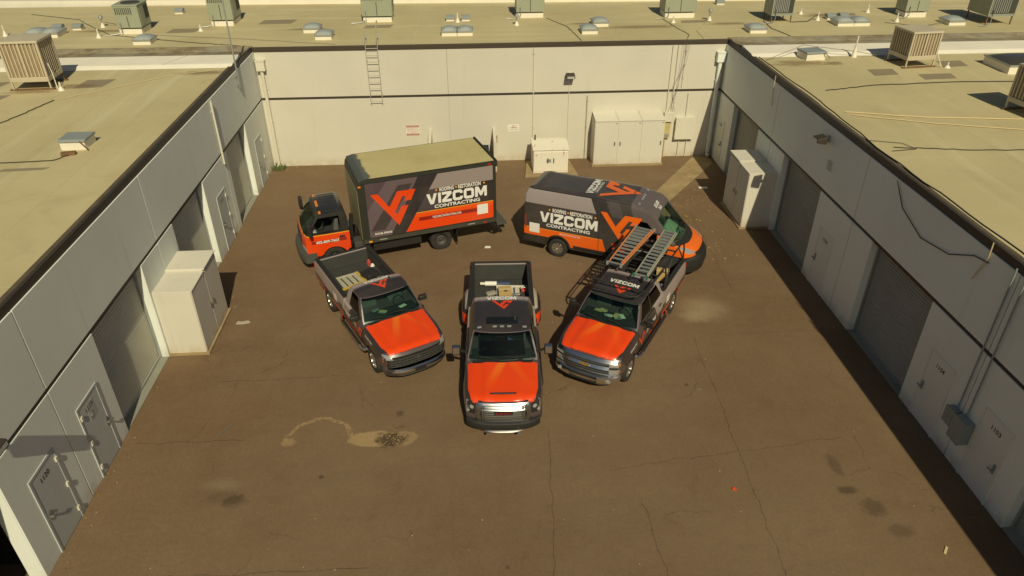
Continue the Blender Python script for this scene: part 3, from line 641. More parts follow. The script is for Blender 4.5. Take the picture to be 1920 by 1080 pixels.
def skylight(x, y, w, d, label, n=1, h=.2, dome=None, curbm=None):
    t = thing('skylight', label, 'skylight', (x, y, ZR), 0, 'skylights on the roofs', local=True)
    k = w/n
    for i in range(n):
        x0 = -w/2+i*k
        m = MB(); m.box(x0+.01, x0+k-.01, 0, d, 0, h); m.build('curb', curbm or M_whiteroof, t)
        nn = 8; vs, fs = [], []
        for a in range(nn+1):
            for b in range(nn+1):
                u, v = a/nn, b/nn; q = (math.sin(math.pi*u)*math.sin(math.pi*v))**.45 if 0 < a < nn and 0 < b < nn else 0
                vs.append((x0-.01+u*(k+.02)*1.0, -.03+v*(d+.06), h+.01+.16*q))
        for a in range(nn):
            for b in range(nn): fs.append((a*(nn+1)+b, (a+1)*(nn+1)+b, (a+1)*(nn+1)+b+1, a*(nn+1)+b+1))
        m = MB(); m.add(vs, fs); m.build('dome', dome or M_dome, t, smooth=60)
        m = MB()
        for a in ((x0-.02, x0+k+.02, -.04, .0), (x0-.02, x0+k+.02, d, d+.04), (x0-.02, x0+.012, .0, d), (x0+k-.012, x0+k+.02, .0, d)): m.box(a[0], a[1], a[2], a[3], h-.03, h+.025)
        m.build('retaining_frame', M_galv, t)
    return t
skylight(-19.55, 35.8, 1.5, .95, 'double skylight behind the left roof cooler', 2)
skylight(-14.42, 34.15, .78, .85, 'single skylight in front of the leftmost back-roof air conditioner')
skylight(-7.25, 35.9, .76, .8, 'rear one of the two staggered skylights left of the roof ladder')
skylight(-6.48, 34.48, .76, .85, 'front one of the two staggered skylights left of the roof ladder')
skylight(-.4, 34.8, 1.45, .85, 'double skylight in the middle of the back roof', 2)
skylight(5.78, 34.7, .75, .85, 'front one of the two staggered skylights right of centre on the back roof')
skylight(6.55, 36.2, .75, .85, 'rear one of the two staggered skylights right of centre on the back roof')
skylight(13.65, 34.3, .8, .85, 'single skylight behind the right rear corner of the yard')
skylight(18.75, 35.4, 1.6, .9, 'double skylight on the right part of the back roof', 2)
skylight(23.8, 35.2, .85, .9, 'single skylight near the big dark-faced air conditioner')
skylight(22.0, 27.0, 2.2, 1.6, 'large dark-domed skylight at the right edge of the right roof', 1, .32, M_domed, M_whiteroof)
def hatch(x, y, w, d, h, label, rz=0):
    t = thing('roof_hatch', label, 'roof hatch', (x, y, ZR), rz, 'roof hatches', local=True)
    m = MB(); m.box(-w/2, w/2, 0, d, 0, h-.06); m.build('curb', M_whiteroof, t)
    m = MB(); m.prism([(-.04, h-.059), (-.04, h-.01), (.02, h+.02), (d-.02, h+.02), (d+.04, h-.01), (d+.04, h-.059)], -w/2-.04, w/2+.04); m.build('cover', M_greyblue, t, bevel=.015)
    m = MB(); m.bar((w/2-.1, -.06, h-.02), (w/2+.12, -.18, .1), .03); m.build('latch', M_rust, t)
hatch(-11.78, 21.3, .72, .7, .3, 'small grey hatch on the left roof beside a loose cable')
hatch(14.35, 29.5, .85, .75, .32, 'grey hatch near the far corner of the right roof', R(8))
def vent(x, y, h, label, r=.035, hood=False):
    t = thing('vent_pipe', label, 'vent pipe', (x, y, ZR), 0, 'vent pipes on the roofs', local=True)
    m = MB(); m.lathe([(.12, .0), (.115, .02), (r+.012, h*.42), (r+.012, h*.5)], 14); m.build('flashing_cone', M_whiteroof, t, smooth=40)
    m = MB(); m.cyl((0, 0, h*.4), (0, 0, h), r, 10); m.build('pipe', M_cream if not hood else M_galv, t)
    if hood: m = MB(); m.lathe([(0, h+.13), (.08, h+.12), (.11, h+.02), (.11, h)], 12); m.build('rain_cap', M_galv, t, smooth=50)
VL = {0: 'thin vent pipe at the far left end of the back roof', 1: 'white-cone vent pipe left of the leftmost air conditioner', 2: 'short vent pipe in front of the leftmost air conditioner', 3: 'vent pipe at the foot of the air conditioner behind the mast',
      4: 'vent cone at the front leg of the left roof cooler', 5: 'vent cone in front of the wide air conditioner', 6: 'vent pipe right of the wide air conditioner', 7: 'vent cone between the two right back-roof air conditioners', 8: 'vent cone right of the double skylight on the right',
      9: 'vent pipe at the end of the cable from the rusty-legged air conditioner', 10: 'small vent pipe behind the rusty-legged air conditioner', 11: 'tall vent pipe on the right roof near the white flashing', 12: 'small vent cone right of the right roof cooler', 13: 'vent cone behind the middle double skylight', 14: 'capped vent in front of the middle air conditioner'}
for i, (x, y, h) in enumerate(((-21.4, 36.3, .5), (-17.6, 37.85, .42), (-16.9, 35.65, .4), (-12.6, 36.7, .3), (-14.9, 27.45, .3), (10.25, 36.8, .3), (12.15, 37.1, .45), (20.9, 38.4, .4), (21.3, 36.2, .42), (17.55, 36.8, .42), (17.3, 38.3, .3), (16.15, 29.9, .85), (19.1, 28.05, .22), (-.38, 37.7, .45), (2.5, 36.8, .4))):
    vent(x, y, h, VL[i], hood=(i in (1, 6, 14)))
for x, y, lab in ((-14.9, 40.7, 'small dark box vent far back on the left'), (13.9, 40.9, 'small dark box vent far back on the right'), (-.75, 37.95, 'left one of the two box vents behind the middle double skylight'), (.02, 37.9, 'right one of the two box vents behind the middle double skylight'),
                  (-18.6, 37.3, 'right-hand turned-down vent behind the double skylight on the left'), (-19.5, 37.3, 'left-hand turned-down vent behind the double skylight on the left'), (18.3, 36.9, 'left-hand small vent behind the right double skylight'), (19.0, 37.0, 'right-hand small vent behind the right double skylight')):
    t = thing('box_vent', lab, 'roof vent', (x, y, ZR), 0, 'low box vents', local=True)
    m = MB(); m.box(-.2, .2, 0, .3, 0, .1); m.build('base', M_whiteroof, t)
    m = MB(); m.prism([(-.04, .1), (-.04, .2), (.12, .27), (.34, .24), (.34, .1)], -.22, .22); m.build('hood', M_greyblue, t, bevel=.01)
# patches of older membrane
def patch(pts, par, z=.005, mat=None): return box_sheet('membrane_patch', pts, ZR+z, mat or M_patch, par)
for x, y, w, d, par in ((-17.2, 26.6, 1.2, .75, bl), (-14.1, 28.2, 1.0, 1.1, bl), (-18.0, 28.2, 1.1, .9, bl), (16.2, 27.6, 1.0, .9, br), (18.0, 26.9, 1.3, .75, br), (19.6, 28.6, 1.0, .9, br), (18.2, 20.6, 1.6, .8, br), (-13.5, 36.8, 1.3, .9, bb), (-9.4, 38.4, 1.6, 1.0, bb),
                        (-4.3, 37.0, 1.3, .7, bb), (11.4, 37.0, 1.5, .6, bb), (19.2, 38.0, 1.6, .6, bb), (-12.6, 19.85, 1.2, .25, bl)):
    patch([(x-w/2, y-d/2), (x+w/2, y-d/2+.08), (x+w/2+.15, y+d/2), (x-w/2+.1, y+d/2-.04)], par)
def puddle_mat(name, sc, c=(.30, .19, .09)):
    m = Mat(name, .9); d = (m.X.pw(2.0)+m.Y.pw(2.0)).sqrt(); f = (d+(m.noise(sc, 6, .7, .8)-.5)*1.9).sm(1.0, .25)
    tr = m.nt.nodes.new('ShaderNodeBsdfTransparent'); mx = m.nt.nodes.new('ShaderNodeMixShader'); m.col(c)
    m.nt.links.new((f*.42).x, mx.inputs[0]); m.nt.links.new(tr.outputs[0], mx.inputs[1]); m.nt.links.new(m.b.outputs[0], mx.inputs[2])
    m.nt.links.new(mx.outputs[0], m.nt.nodes['Material Output'].inputs[0]); return m.m
M_pud = puddle_mat('dried_puddle', 1.6); M_pud2 = puddle_mat('dark_tide_mark', 2.2, (.24, .16, .08))
for x, y, sx, sy, par, mt_ in ((13.5, 29.1, 1.5, .6, br, M_pud), (14.9, 29.0, .5, .35, br, M_pud2), (-7.6, 36.7, 1.3, .28, bb, M_pud2), (5.9, 36.9, 1.1, .3, bb, M_pud2), (-17.0, 37.0, 2.0, .35, bb, M_pud2), (12.9, 36.4, 1.3, .35, bb, M_pud2), (-14.6, 27.9, 1.0, .4, bl, M_pud), (-16.0, 27.3, 1.1, .3, bl, M_pud),
                           (-10.4, 29.4, 1.2, .35, bl, M_pud2), (18.4, 37.9, 1.4, .5, bb, M_pud2), (8.5, 36.0, 2.4, .4, bb, M_pud2)):
    m = MB(); m.add([(-1.3, -1.3, 0), (1.3, -1.3, 0), (1.3, 1.3, 0), (-1.3, 1.3, 0)], [(0, 1, 2, 3)])
    o = m.build('tide_mark', mt_, par); o.location = Vector((x, y, ZR+.009+random.uniform(0, .004)))-woff(par); o.scale = (sx, sy, 1)
# cables lying on the roofs
z = ZR+.03
wire('roof_cable', 'black cable running up to the left roof from the picture edge', [(-14.0, 20.5, z), (-15.4, 23.2, z), (-15.0, 24.5, z), (-14.6, 26.2, z)], 0.014, M_cableb, group='cables on the left roof', wob=.03)
wire('roof_cable', 'thin cable along the left roof ending at the small hatch', [(-14.6, 20.4, z), (-13.0, 20.35, z), (-12.0, 20.45, z), (-11.6, 21.0, z)], 0.012, M_cableb, group='cables on the left roof', wob=.02)
wire('roof_cable', 'pale cable sweeping across the left roof to the mast', [(-14.6, 26.2, z), (-13.2, 27.4, z), (-11.5, 29.0, z), (-9.8, 29.8, z)], 0.009, M_cablet, group='cables on the left roof', wob=.03)
wire('roof_cable', 'long thin cable curving past the leftmost air conditioner', [(-22.5, 41.0, z), (-19.5, 39.6, z), (-18.0, 37.7, z), (-16.5, 36.0, z), (-13.0, 34.6, z), (-9.9, 33.5, z)], 0.012, M_cableb, group='cables on the back roof', wob=.04)
wire('roof_cable', 'short cable from the vent pipe to the leftmost air conditioner', [(-17.5, 37.9, z+.2), (-17.0, 38.2, z), (-16.3, 37.0, z)], 0.012, M_cableb, group='cables on the back roof')
wire('roof_cable', 'cable crossing the back roof behind the roof ladder', [(-15.0, 36.0, z), (-10.0, 34.8, z), (-5.8, 33.5, z)], 0.008, M_cable, group='cables on the back roof', wob=.04)
wire('roof_cable', 'cable from the middle air conditioner down to the wall edge', [(4.1, 38.2, z), (4.9, 36.3, z), (5.1, 34.6, z), (5.2, 33.4, z)], 0.014, M_cable, group='cables on the back roof', wob=.02)
wire('roof_cable', 'cable from the wide air conditioner down to the junction cables', [(9.9, 37.6, z), (10.1, 35.8, z), (10.35, 34.2, z), (10.0, 33.3, z)], 0.014, M_cable, group='cables on the back roof', wob=.02)
wire('roof_cable', 'pale cable looping from the vent pipe beside the wide air conditioner', [(12.1, 37.0, z+.1), (11.5, 36.0, z), (10.9, 34.9, z), (10.8, 33.4, z)], 0.010, M_cablet, group='cables on the back roof', wob=.03)
wire('roof_cable', 'thick cable from the rusty-legged air conditioner to a vent pipe', [(16.0, 36.4, z), (16.9, 36.5, z), (17.5, 36.8, z+.25)], 0.016, M_cableb, group='cables on the back roof')
wire('roof_cable', 'cable from the rusty-legged air conditioner towards the right corner', [(14.8, 36.8, z), (14.6, 35.2, z), (14.9, 33.6, z)], 0.015, M_cableb, group='cables on the back roof', wob=.03)
wire('roof_cable', 'dark cable wandering across the right roof', [(13.0, 25.4, z), (15.0, 25.9, z), (18.5, 26.1, z), (23.0, 25.9, z)], 0.016, M_cableb, group='cables on the right roof', wob=.03)
wire('roof_cable', 'upper of the two tan hoses crossing the right roof', [(12.6, 23.0, z), (15.0, 22.3, z), (19.5, 21.7, z)], 0.019, M_cablet, group='tan hoses on the right roof', wob=.02)
wire('roof_cable', 'lower of the two tan hoses crossing the right roof', [(12.7, 22.7, z), (15.0, 21.7, z), (19.0, 20.5, z)], 0.015, M_cablet, group='tan hoses on the right roof', wob=.02)
wire('roof_cable', 'dark cable across the near part of the right roof', [(12.6, 19.8, z), (15.0, 19.4, z), (19.0, 19.2, z)], 0.012, M_cableb, group='cables on the right roof', wob=.03)
wire('roof_cable', 'thin cable looping at the right roof edge', [(12.1, 20.4, z), (13.0, 20.1, z), (13.2, 19.6, z), (12.4, 19.5, z)], 0.009, M_cableb, group='cables on the right roof')
wire('roof_cable', 'cable slung from the tall vent pipe along the white flashing', [(12.3, 29.6, z), (14.0, 30.1, z+.45), (16.15, 29.9, z+.2), (17.4, 29.8, z)], 0.011, M_cable, group='cables on the right roof')
wire('roof_cable', 'cable across the back roof to the big dark-faced air conditioner', [(20.6, 36.0, z), (22.0, 35.0, z), (24.0, 35.9, z+.1), (25.0, 36.5, z)], 0.014, M_cable, group='cables on the back roof', wob=.03)
# concrete rubble on the left roof by the hatch
t = thing('loose_brick', 'reddish brick lying by the left roof hatch', 'brick', (-11.75, 20.9, ZR), R(10), local=True); m = MB(); m.box(-.2, .2, -.07, .07, .0, .1); m.build('brick_body', M_rust, t, bevel=.01)
# ------------------------------------------------------------------ litter in the yard
def litter(name, x, y, label, cat, mat, pts, h=.03, rz=0, group=None):
    t = MB(); t.prism(pts, .006, h, 'z'); o = t.build(name, mat, None); o.location = (x, y, 0); o.rotation_euler = (0, 0, rz); return tag(o, label, cat, group)
litter('cardboard_scrap', -7.55, 19.9, 'pale crumpled scrap lying in front of the left cabinets', 'scrap', simple('scrap_grey', (.42, .38, .29), .9), [(-.22, -.04), (-.04, -.08), (.22, -.06), (.16, .04), (-.04, .02), (-.16, .08)], .05, .2)
litter('stick', -6.75, 14.85, 'short dark stick lying on the left part of the yard', 'stick', M_cable, [(-.3, -.015), (.3, -.012), (.3, .012), (-.3, .015)], .03, 1.0)
litter('paper_scrap', .55, 24.45, 'white paper scrap on the ground behind the box truck', 'scrap', M_white, [(-.12, -.07), (.1, -.08), (.13, .05), (-.08, .09)], .02)
litter('orange_scrap', 6.1, 11.95, 'tiny orange scrap on the lower right asphalt', 'scrap', simple('scrap_orange', (.7, .08, .02), .6), [(-.05, -.03), (.05, -.04), (.04, .04), (-.04, .03)], .03)
litter('cardboard_scrap', 10.35, 29.3, 'flattened pale scrap in the shade by the right cabinet', 'scrap', M_white, [(-.2, -.08), (.18, -.1), (.2, .06), (-.18, .1)], .02)
litter('cardboard_scrap', 10.2, 9.9, 'small yellow scrap near the bottom right shadow', 'scrap', M_cablet, [(-.12, -.02), (.12, -.03), (.13, .02), (-.1, .03)], .02, .9)
# leaf litter: too many to count
m = MB(); rr = random.Random(3)
def leafs(cx, cy, sx, sy, n, s=.05):
    for i in range(n):
        x, y = rr.gauss(cx, sx), rr.gauss(cy, sy)
        if x > XR-.05 or x < XL+.05 or y > YB-.05: continue
        a = rr.uniform(0, 6.28); k = s*rr.uniform(.4, 1.3); c, d = math.cos(a)*k, math.sin(a)*k
        m.add([(x+c, y+d, .012), (x-d*.5, y+c*.5, .03), (x-c, y-d, .012), (x+d*.5, y-c*.5, .012)], [(0, 1, 2, 3)])
leafs(8.6, 26.9, .55, .9, 120); leafs(9.6, 28.2, .7, .8, 70); leafs(9.3, 23.6, .4, .6, 30); leafs(10.6, 30.5, .6, 1.0, 60); leafs(-8.5, 20.9, .3, .3, 18); leafs(-9.1, 13, .12, 2.5, 60, .03); leafs(-8.9, 32.6, .3, .2, 30)
tag(m.build('leaf_litter', simple('dry_leaf', (.33, .22, .08), .9, var=.5, scale=4)), 'dry yellow leaves scattered over the asphalt by the right cabinet', 'leaf litter', kind='stuff')
m = MB()
for i in range(110):
    x, y = rr.uniform(-9, 10.5), rr.uniform(8.5, 32.5); k = rr.uniform(.004, .012)
    m.box(x-k, x+k, y-k*rr.uniform(.5, 1), y+k, .003, .003+k)
tag(m.build('grit', simple('pale_grit', (.5, .44, .31), .9, var=.4, scale=1)), 'fine pale grit and pebbles scattered over the asphalt', 'grit', kind='stuff')
# weeds at the left rear corner
t = thing('weed_tuft', 'small green weeds growing in the left rear corner', 'weed', (-9.0, 32.8, 0))
m = MB()
for i in range(90):
    x, y = rr.uniform(-9.3, -8.75), rr.uniform(32.4, 33.05); a = rr.uniform(0, 6.28); h = rr.uniform(.06, .26); l = .09
    m.add([(x, y, .01), (x+math.cos(a)*l*.5+.02, y+math.sin(a)*l*.5, h*.6), (x+math.cos(a)*l, y+math.sin(a)*l, h), (x+math.cos(a)*l*.5-.02, y+math.sin(a)*l*.5, h*.6)], [(0, 1, 2, 3)])
m.build('leaves', simple('weed_green', (.09, .12, .03), .8, var=.4), t)
m = MB()
for i in range(6): m.cyl((-9.05+i*.05, 32.7+.05*(i % 3), 0), (-9.05+i*.06, 32.72+.05*(i % 3), .15), .008, 5)
m.build('stems', simple('weed_stem', (.2, .17, .06), .8), t)
# ------------------------------------------------------------------ vehicles: local frame y forward, x to the right, z up; s = metres behind the nose
def wrap_mats():
    pass
ORANGE, DARK, MAUVE, MID = (.80, .060, .004), (.036, .029, .030), (.36, .30, .29), (.115, .085, .09)
def paint(name, fn, rough=.32, coat=.5, dust=.10):
    m = Mat(name, rough, 0, .5); m.b.inputs['Coat Weight'].default_value = coat; m.b.inputs['Coat Roughness'].default_value = .12
    c = fn(m); d = m.noise(1.3, 4, .6).sm(.35, .8)
    c = m.mix(d*dust, c, (.30, .24, .16)); m.col(c); m.rough(m.noise(2.5, 4)*.18+(rough-.09)); return m.m
def plain(name, c, **k): 
    if name not in MATS: MATS[name] = paint(name, lambda m: m.mix(0.0, c, c), **k)
    return MATS[name]
M_or = plain('orange_vinyl', ORANGE); M_dk = plain('charcoal_vinyl', DARK); M_mv = plain('mauve_vinyl', MAUVE); M_wv = plain('white_vinyl', (.82, .80, .74)); M_yel = plain('amber_vinyl', (.85, .36, .03)); M_mar = plain('maroon_vinyl', (.28, .018, .012))
M_chrome = simple('chrome', (.80, .80, .78), .22, 1.0, .05)
M_satin = simple('satin_chrome', (.46, .49, .49), .24, 1.0, .05)
M_plast = simple('black_plastic', (.022, .021, .019), .55); M_plastg = simple('grey_plastic', (.06, .06, .055), .6)
M_tyre = simple('tyre', (.028, .026, .023), .85, bump=.3); M_alloy = simple('alloy', (.55, .54, .50), .3, .9); M_steelw = simple('steel_wheel', (.10, .095, .085), .5, .4)
M_amber = simple('amber_lens', (.75, .22, .02), .25); M_tail = simple('red_lens', (.45, .02, .015), .25); M_clear = simple('clear_lens', (.55, .57, .56), .15, .55)
M_seat = simple('seat_cloth', (.10, .10, .09), .9); M_dash = simple('dashboard', (.028, .028, .028), .8)
M_liner = simple('bed_liner', (.045, .045, .040), .85, var=.35, scale=2, bump=.3)
def glass_mat(name, tint, refl=.9):
    m = bpy.data.materials.new(name); m.use_nodes = True; nt = m.node_tree; nt.nodes.clear()
    out = nt.nodes.new('ShaderNodeOutputMaterial'); mx = nt.nodes.new('ShaderNodeMixShader'); t = nt.nodes.new('ShaderNodeBsdfTransparent'); g = nt.nodes.new('ShaderNodeBsdfGlossy')
    fr = nt.nodes.new('ShaderNodeFresnel'); fr.inputs[0].default_value = 1.5; t.inputs[0].default_value = (*tint, 1); g.inputs[0].default_value = (refl*.85, refl, refl*.92, 1); g.inputs['Roughness'].default_value = .02
    nt.links.new(fr.outputs[0], mx.inputs[0]); nt.links.new(t.outputs[0], mx.inputs[1]); nt.links.new(g.outputs[0], mx.inputs[2]); nt.links.new(mx.outputs[0], out.inputs[0]); return m
M_glass = glass_mat('windscreen_glass', (.52, .72, .64)); M_glassd = glass_mat('tinted_glass', (.10, .12, .11))
M_glassg = glass_mat('green_glass', (.60, .90, .70))
M_dashl = simple('grey_dashboard', (.34, .36, .32), .8)
def slab(poly, x0, x1, deform=None, step=.14, xs=None):
    """side outline (s, z) extruded in x, gridded, then deformed"""
    bm = bmesh.new()
    a = [bm.verts.new((x0, -s, z)) for s, z in poly]; f = bm.faces.new(a)
    r = bmesh.ops.extrude_face_region(bm, geom=[f])
    for v in r['geom']:
        if isinstance(v, bmesh.types.BMVert): v.co.x = x1
    bmesh.ops.recalc_face_normals(bm, faces=bm.faces)
    ys = [v.co.y for v in bm.verts]; zs = [v.co.z for v in bm.verts]
    def cut(co, no):
        bmesh.ops.bisect_plane(bm, geom=bm.verts[:]+bm.edges[:]+bm.faces[:], plane_co=co, plane_no=no, dist=1e-4)
    y = min(ys)+step
    while y < max(ys)-.03: cut((0, y, 0), (0, 1, 0)); y += step
    z = min(zs)+step
    while z < max(zs)-.03: cut((0, 0, z), (0, 0, 1)); z += step
    n = xs or max(2, int((x1-x0)/.16))
    for i in range(1, n): cut((x0+(x1-x0)*i/n, 0, 0), (1, 0, 0))
    if deform:
        for v in bm.verts:
            x, s, z = deform(v.co.x, -v.co.y, v.co.z); v.co = (x, -s, z)
    bmesh.ops.triangulate(bm, faces=[f for f in bm.faces if len(f.verts) > 4])
    return bm
def bm_obj(name, bm, mat, parent, smooth=35):
    me = bpy.data.meshes.new(name); bm.to_mesh(me); return link(name, me, mat, parent, smooth, world=False)
def boolean(o, cutters):
    """o minus closed cutter meshes, applied"""
    tmp = []
    for c in cutters:
        me = bpy.data.meshes.new('c'); bmesh.ops.recalc_face_normals(c, faces=c.faces); c.to_mesh(me); co = bpy.data.objects.new('c', me); COL.objects.link(co); tmp.append(co)
        md = o.modifiers.new('b', 'BOOLEAN'); md.operation = 'DIFFERENCE'; md.object = co; md.solver = 'EXACT'
    pa = o.parent; o.parent = None; o.location = (0, 0, 0)
    dg = bpy.context.evaluated_depsgraph_get(); me = bpy.data.meshes.new_from_object(o.evaluated_get(dg)); o.modifiers.clear()
    old = o.data; o.data = me; bpy.data.meshes.remove(old); o.parent = pa
    for c in tmp: m = c.data; bpy.data.objects.remove(c); bpy.data.meshes.remove(m)
    me.polygons.foreach_set('use_smooth', [True]*len(me.polygons)); me.set_sharp_from_angle(angle=R(32))
def bm_prism(poly, a, b, axis):
    m = MB(); m.prism(poly, a, b, axis); bm = bmesh.new(); me = m.mesh('x'); bm.from_mesh(me); bpy.data.meshes.remove(me); return bm
class Proj:
    """lays flat shapes onto a vehicle surface"""
    def __init__(s, bms):
        v, f = [], []
        for bm in bms:
            n = len(v); bm.verts.ensure_lookup_table(); bm.verts.index_update(); v += [q.co.copy() for q in bm.verts]; f += [tuple(w.index+n for w in p.verts) for p in bm.faces]
        s.t = BVHTree.FromPolygons(v, f)
    def lay(s, name, geo, frame, mat, parent, off=.006, grid=.12, thick=0, smooth=40, func=None):
        """geo: (verts2d, faces); frame: (O, U, W, D) plane point = O+uU+wW, shot along D"""
        O, U, W, D = (Vector(q) for q in frame); D.normalize()
        bm = bmesh.new(); vs = [bm.verts.new((x, y, 0)) for x, y in geo[0]]
        for f in geo[1]:
            try: bm.faces.new([vs[i] for i in f])
            except ValueError: pass
        if grid:
            xs = [x for x, y in geo[0]]; ys = [y for x, y in geo[0]]
            for lo, hi, no in ((min(xs), max(xs), (1, 0, 0)), (min(ys), max(ys), (0, 1, 0))):
                k = math.floor(lo/grid)+1
                while k*grid < hi-1e-4:
                    bmesh.ops.bisect_plane(bm, geom=bm.verts[:]+bm.edges[:]+bm.faces[:], plane_co=Vector(no)*k*grid, plane_no=no, dist=1e-5); k += 1
        nrm = []
        for v in bm.verts:
            u, w = v.co.x, v.co.y; p = O+U*u+W*w
            h, n, i, d = s.t.ray_cast(p-D*4, D)
            if h is None:
                h, n, i, d = s.t.find_nearest(p)
            if n.dot(D) > 0: n = -n
            k = off+(func(u, w) if func else 0); v.co = h-D*k; nrm.append(n)
        bmesh.ops.recalc_face_normals(bm, faces=bm.faces)
        avg = sum((f.normal*f.calc_area() for f in bm.faces), Vector())
        if avg.dot(D) > 0: bmesh.ops.reverse_faces(bm, faces=bm.faces)
        if thick:
            be = [e for e in bm.edges if e.is_boundary]; r = bmesh.ops.extrude_edge_only(bm, edges=be)
            for v in r['geom']:
                if isinstance(v, bmesh.types.BMVert): v.co += D*thick
        return bm_obj(name, bm, mat, parent, smooth)
def poly(*pts): return (list(pts), [tuple(range(len(pts)))])
LOGO = [(0, .732), (.151, .735), (.392, .423), (.588, .731), (1, .73), (.885, .51), (.727, .51), (.777, .607), (.696, .61), (.507, .301), (.554, .239), (.662, .411), (.818, .41), (.574, 0)]
def logo2d(w): return ([((x-.5)*w, (y-.366)*w) for x, y in LOGO], [tuple(range(len(LOGO)))])
def vizcom2d(w, h):
    L = [('V', 1.24, [[(0, 1), (.36, 1), (.62, .34), (.88, 1), (1.24, 1), (.82, 0), (.42, 0)]]), ('I', .32, [[(0, 0), (.32, 0), (.32, 1), (0, 1)]]),
         ('Z', 1.15, [[(0, 1), (1.15, 1), (1.15, .74), (.5, .26), (1.15, .26), (1.15, 0), (0, 0), (0, .26), (.65, .74), (0, .74)]]),
         ('C', 1.2, [[(.2, 1), (1.0, 1), (1.2, .82), (1.2, .64), (.88, .64), (.84, .74), (.36, .74), (.32, .7), (.32, .3), (.36, .26), (.84, .26), (.88, .36), (1.2, .36), (1.2, .18), (1.0, 0), (.2, 0), (0, .18), (0, .82)]]),
         ('O', 1.24, [[(.62, 1), (.2, 1), (0, .82), (0, .18), (.2, 0), (.62, 0), (.62, .26), (.36, .26), (.32, .3), (.32, .7), (.36, .74), (.62, .74)], [(.62, 0), (1.04, 0), (1.24, .18), (1.24, .82), (1.04, 1), (.62, 1), (.62, .74), (.88, .74), (.92, .7), (.92, .3), (.88, .26), (.62, .26)]]),
         ('M', 1.44, [[(0, 0), (0, 1), (.42, 1), (.72, .5), (1.02, 1), (1.44, 1), (1.44, 0), (1.12, 0), (1.12, .55), (.82, .1), (.62, .1), (.32, .55), (.32, 0)]])]
    vs, fs, x = [], [], 0
    for c, wd, ps in L:
        for p in ps:
            n = len(vs); vs += [(a+x, b) for a, b in p]; fs.append(tuple(range(n, n+len(p))))
        x += wd+.13
    return fit(vs, fs, w, h)
def lockup(pr, parent, frame, w, extra=True, mat=None):
    """roofing / name / contracting block, w = width of the big name"""
    O, U, W, D = (Vector(q) for q in frame); mat = mat or M_wv
    pr.lay('company_name', vizcom2d(w, w*.178), frame, mat, parent, .007, .25)
    pr.lay('lettering', text2d('CONTRACTING', w*.76, w*.06, .03, 1.6), (O-W*w*.138, U, W, D), mat, parent, .007, .3)
    if extra:
        pr.lay('lettering', text2d('ROOFING', w*.235, w*.066, .03), (O+W*w*.14-U*w*.165, U, W, D), mat, parent, .007, .3)
        pr.lay('lettering', text2d('RESTORATION', w*.375, w*.066, .03), (O+W*w*.14+U*w*.21, U, W, D), mat, parent, .007, .3)
        for k in (-.335, -.012, .455):
            pr.lay('orange_dot', ([(math.cos(i*.785)*w*.016, math.sin(i*.785)*w*.016) for i in range(8)], [tuple(range(8))]), (O+W*w*.14+U*w*k, U, W, D), M_yel, parent, .007, 0)
def wheel(parent, x, y, r, w, side, rim, spokes=6, dual=False):
    """side = +1 right, -1 left; outer face looks away from the body"""
    t = bpy.data.objects.new('wheel', None); COL.objects.link(t); t.parent = parent; t.location = (x, y, r); t.empty_display_size = .1
    if side < 0: t.rotation_euler = (0, 0, math.pi)
    h = w/2; m = MB(); rr = r*.60
    m.lathe([(rr-.02, -h*.8), (r*.80, -h), (r*.95, -h*.92), (r, -h*.6), (r, h*.6), (r*.95, h*.92), (r*.80, h), (rr, h*.86), (rr-.02, h*.6), (rr-.02, -h*.8)], 28, 'x'); m.build('tyre', M_tyre, t, smooth=40, world=False)
    m = MB()
    if dual: m.lathe([(rr-.02, h*.7), (rr-.04, h*.2), (rr*.62, -h*.3), (rr*.55, -h*.2), (rr*.3, -h*.15), (rr*.28, h*.3), (0, h*.32)], 24, 'x')
    else:
        m.lathe([(rr, h*.86), (rr-.02, h*.80), (rr-.04, h*.3)], 24, 'x'); m.lathe([(rr-.035, h*.05), (0, h*.05)], 16, 'x')
        m.lathe([(rr*.30, h*.35), (rr*.28, h*.62), (rr*.1, h*.68), (0, h*.68)], 16, 'x')
        for k in range(spokes):
            a = 2*math.pi*k/spokes
            for da in (-.12, .12):
                p = Vector((h*.58, math.cos(a)*rr*.22, math.sin(a)*rr*.22)); q = Vector((h*.66, math.cos(a+da*1.3)*(rr-.02), math.sin(a+da*1.3)*(rr-.02)))
                m.bar(p, q, .055*r/.4, .05, (1, 0, 0))
    m.build('rim', rim, t, smooth=40, world=False)
    if not dual:
        m = MB(); m.lathe([(rr-.036, h*.06), (rr*.3, h*.06)], 16, 'x'); m.build('brake_disc', M_plastg, t, world=False)
    return t
def arch(c, r, z0, n=10):           # wheel arch points from rear foot to front foot, over the top
    a0 = math.asin((z0-.40)/r) if abs(z0-.40) < r else 0
    return [(c+r*math.cos(a0+(math.pi-2*a0)*i/n), .40+r*math.sin(a0+(math.pi-2*a0)*i/n)) for i in range(n+1)]
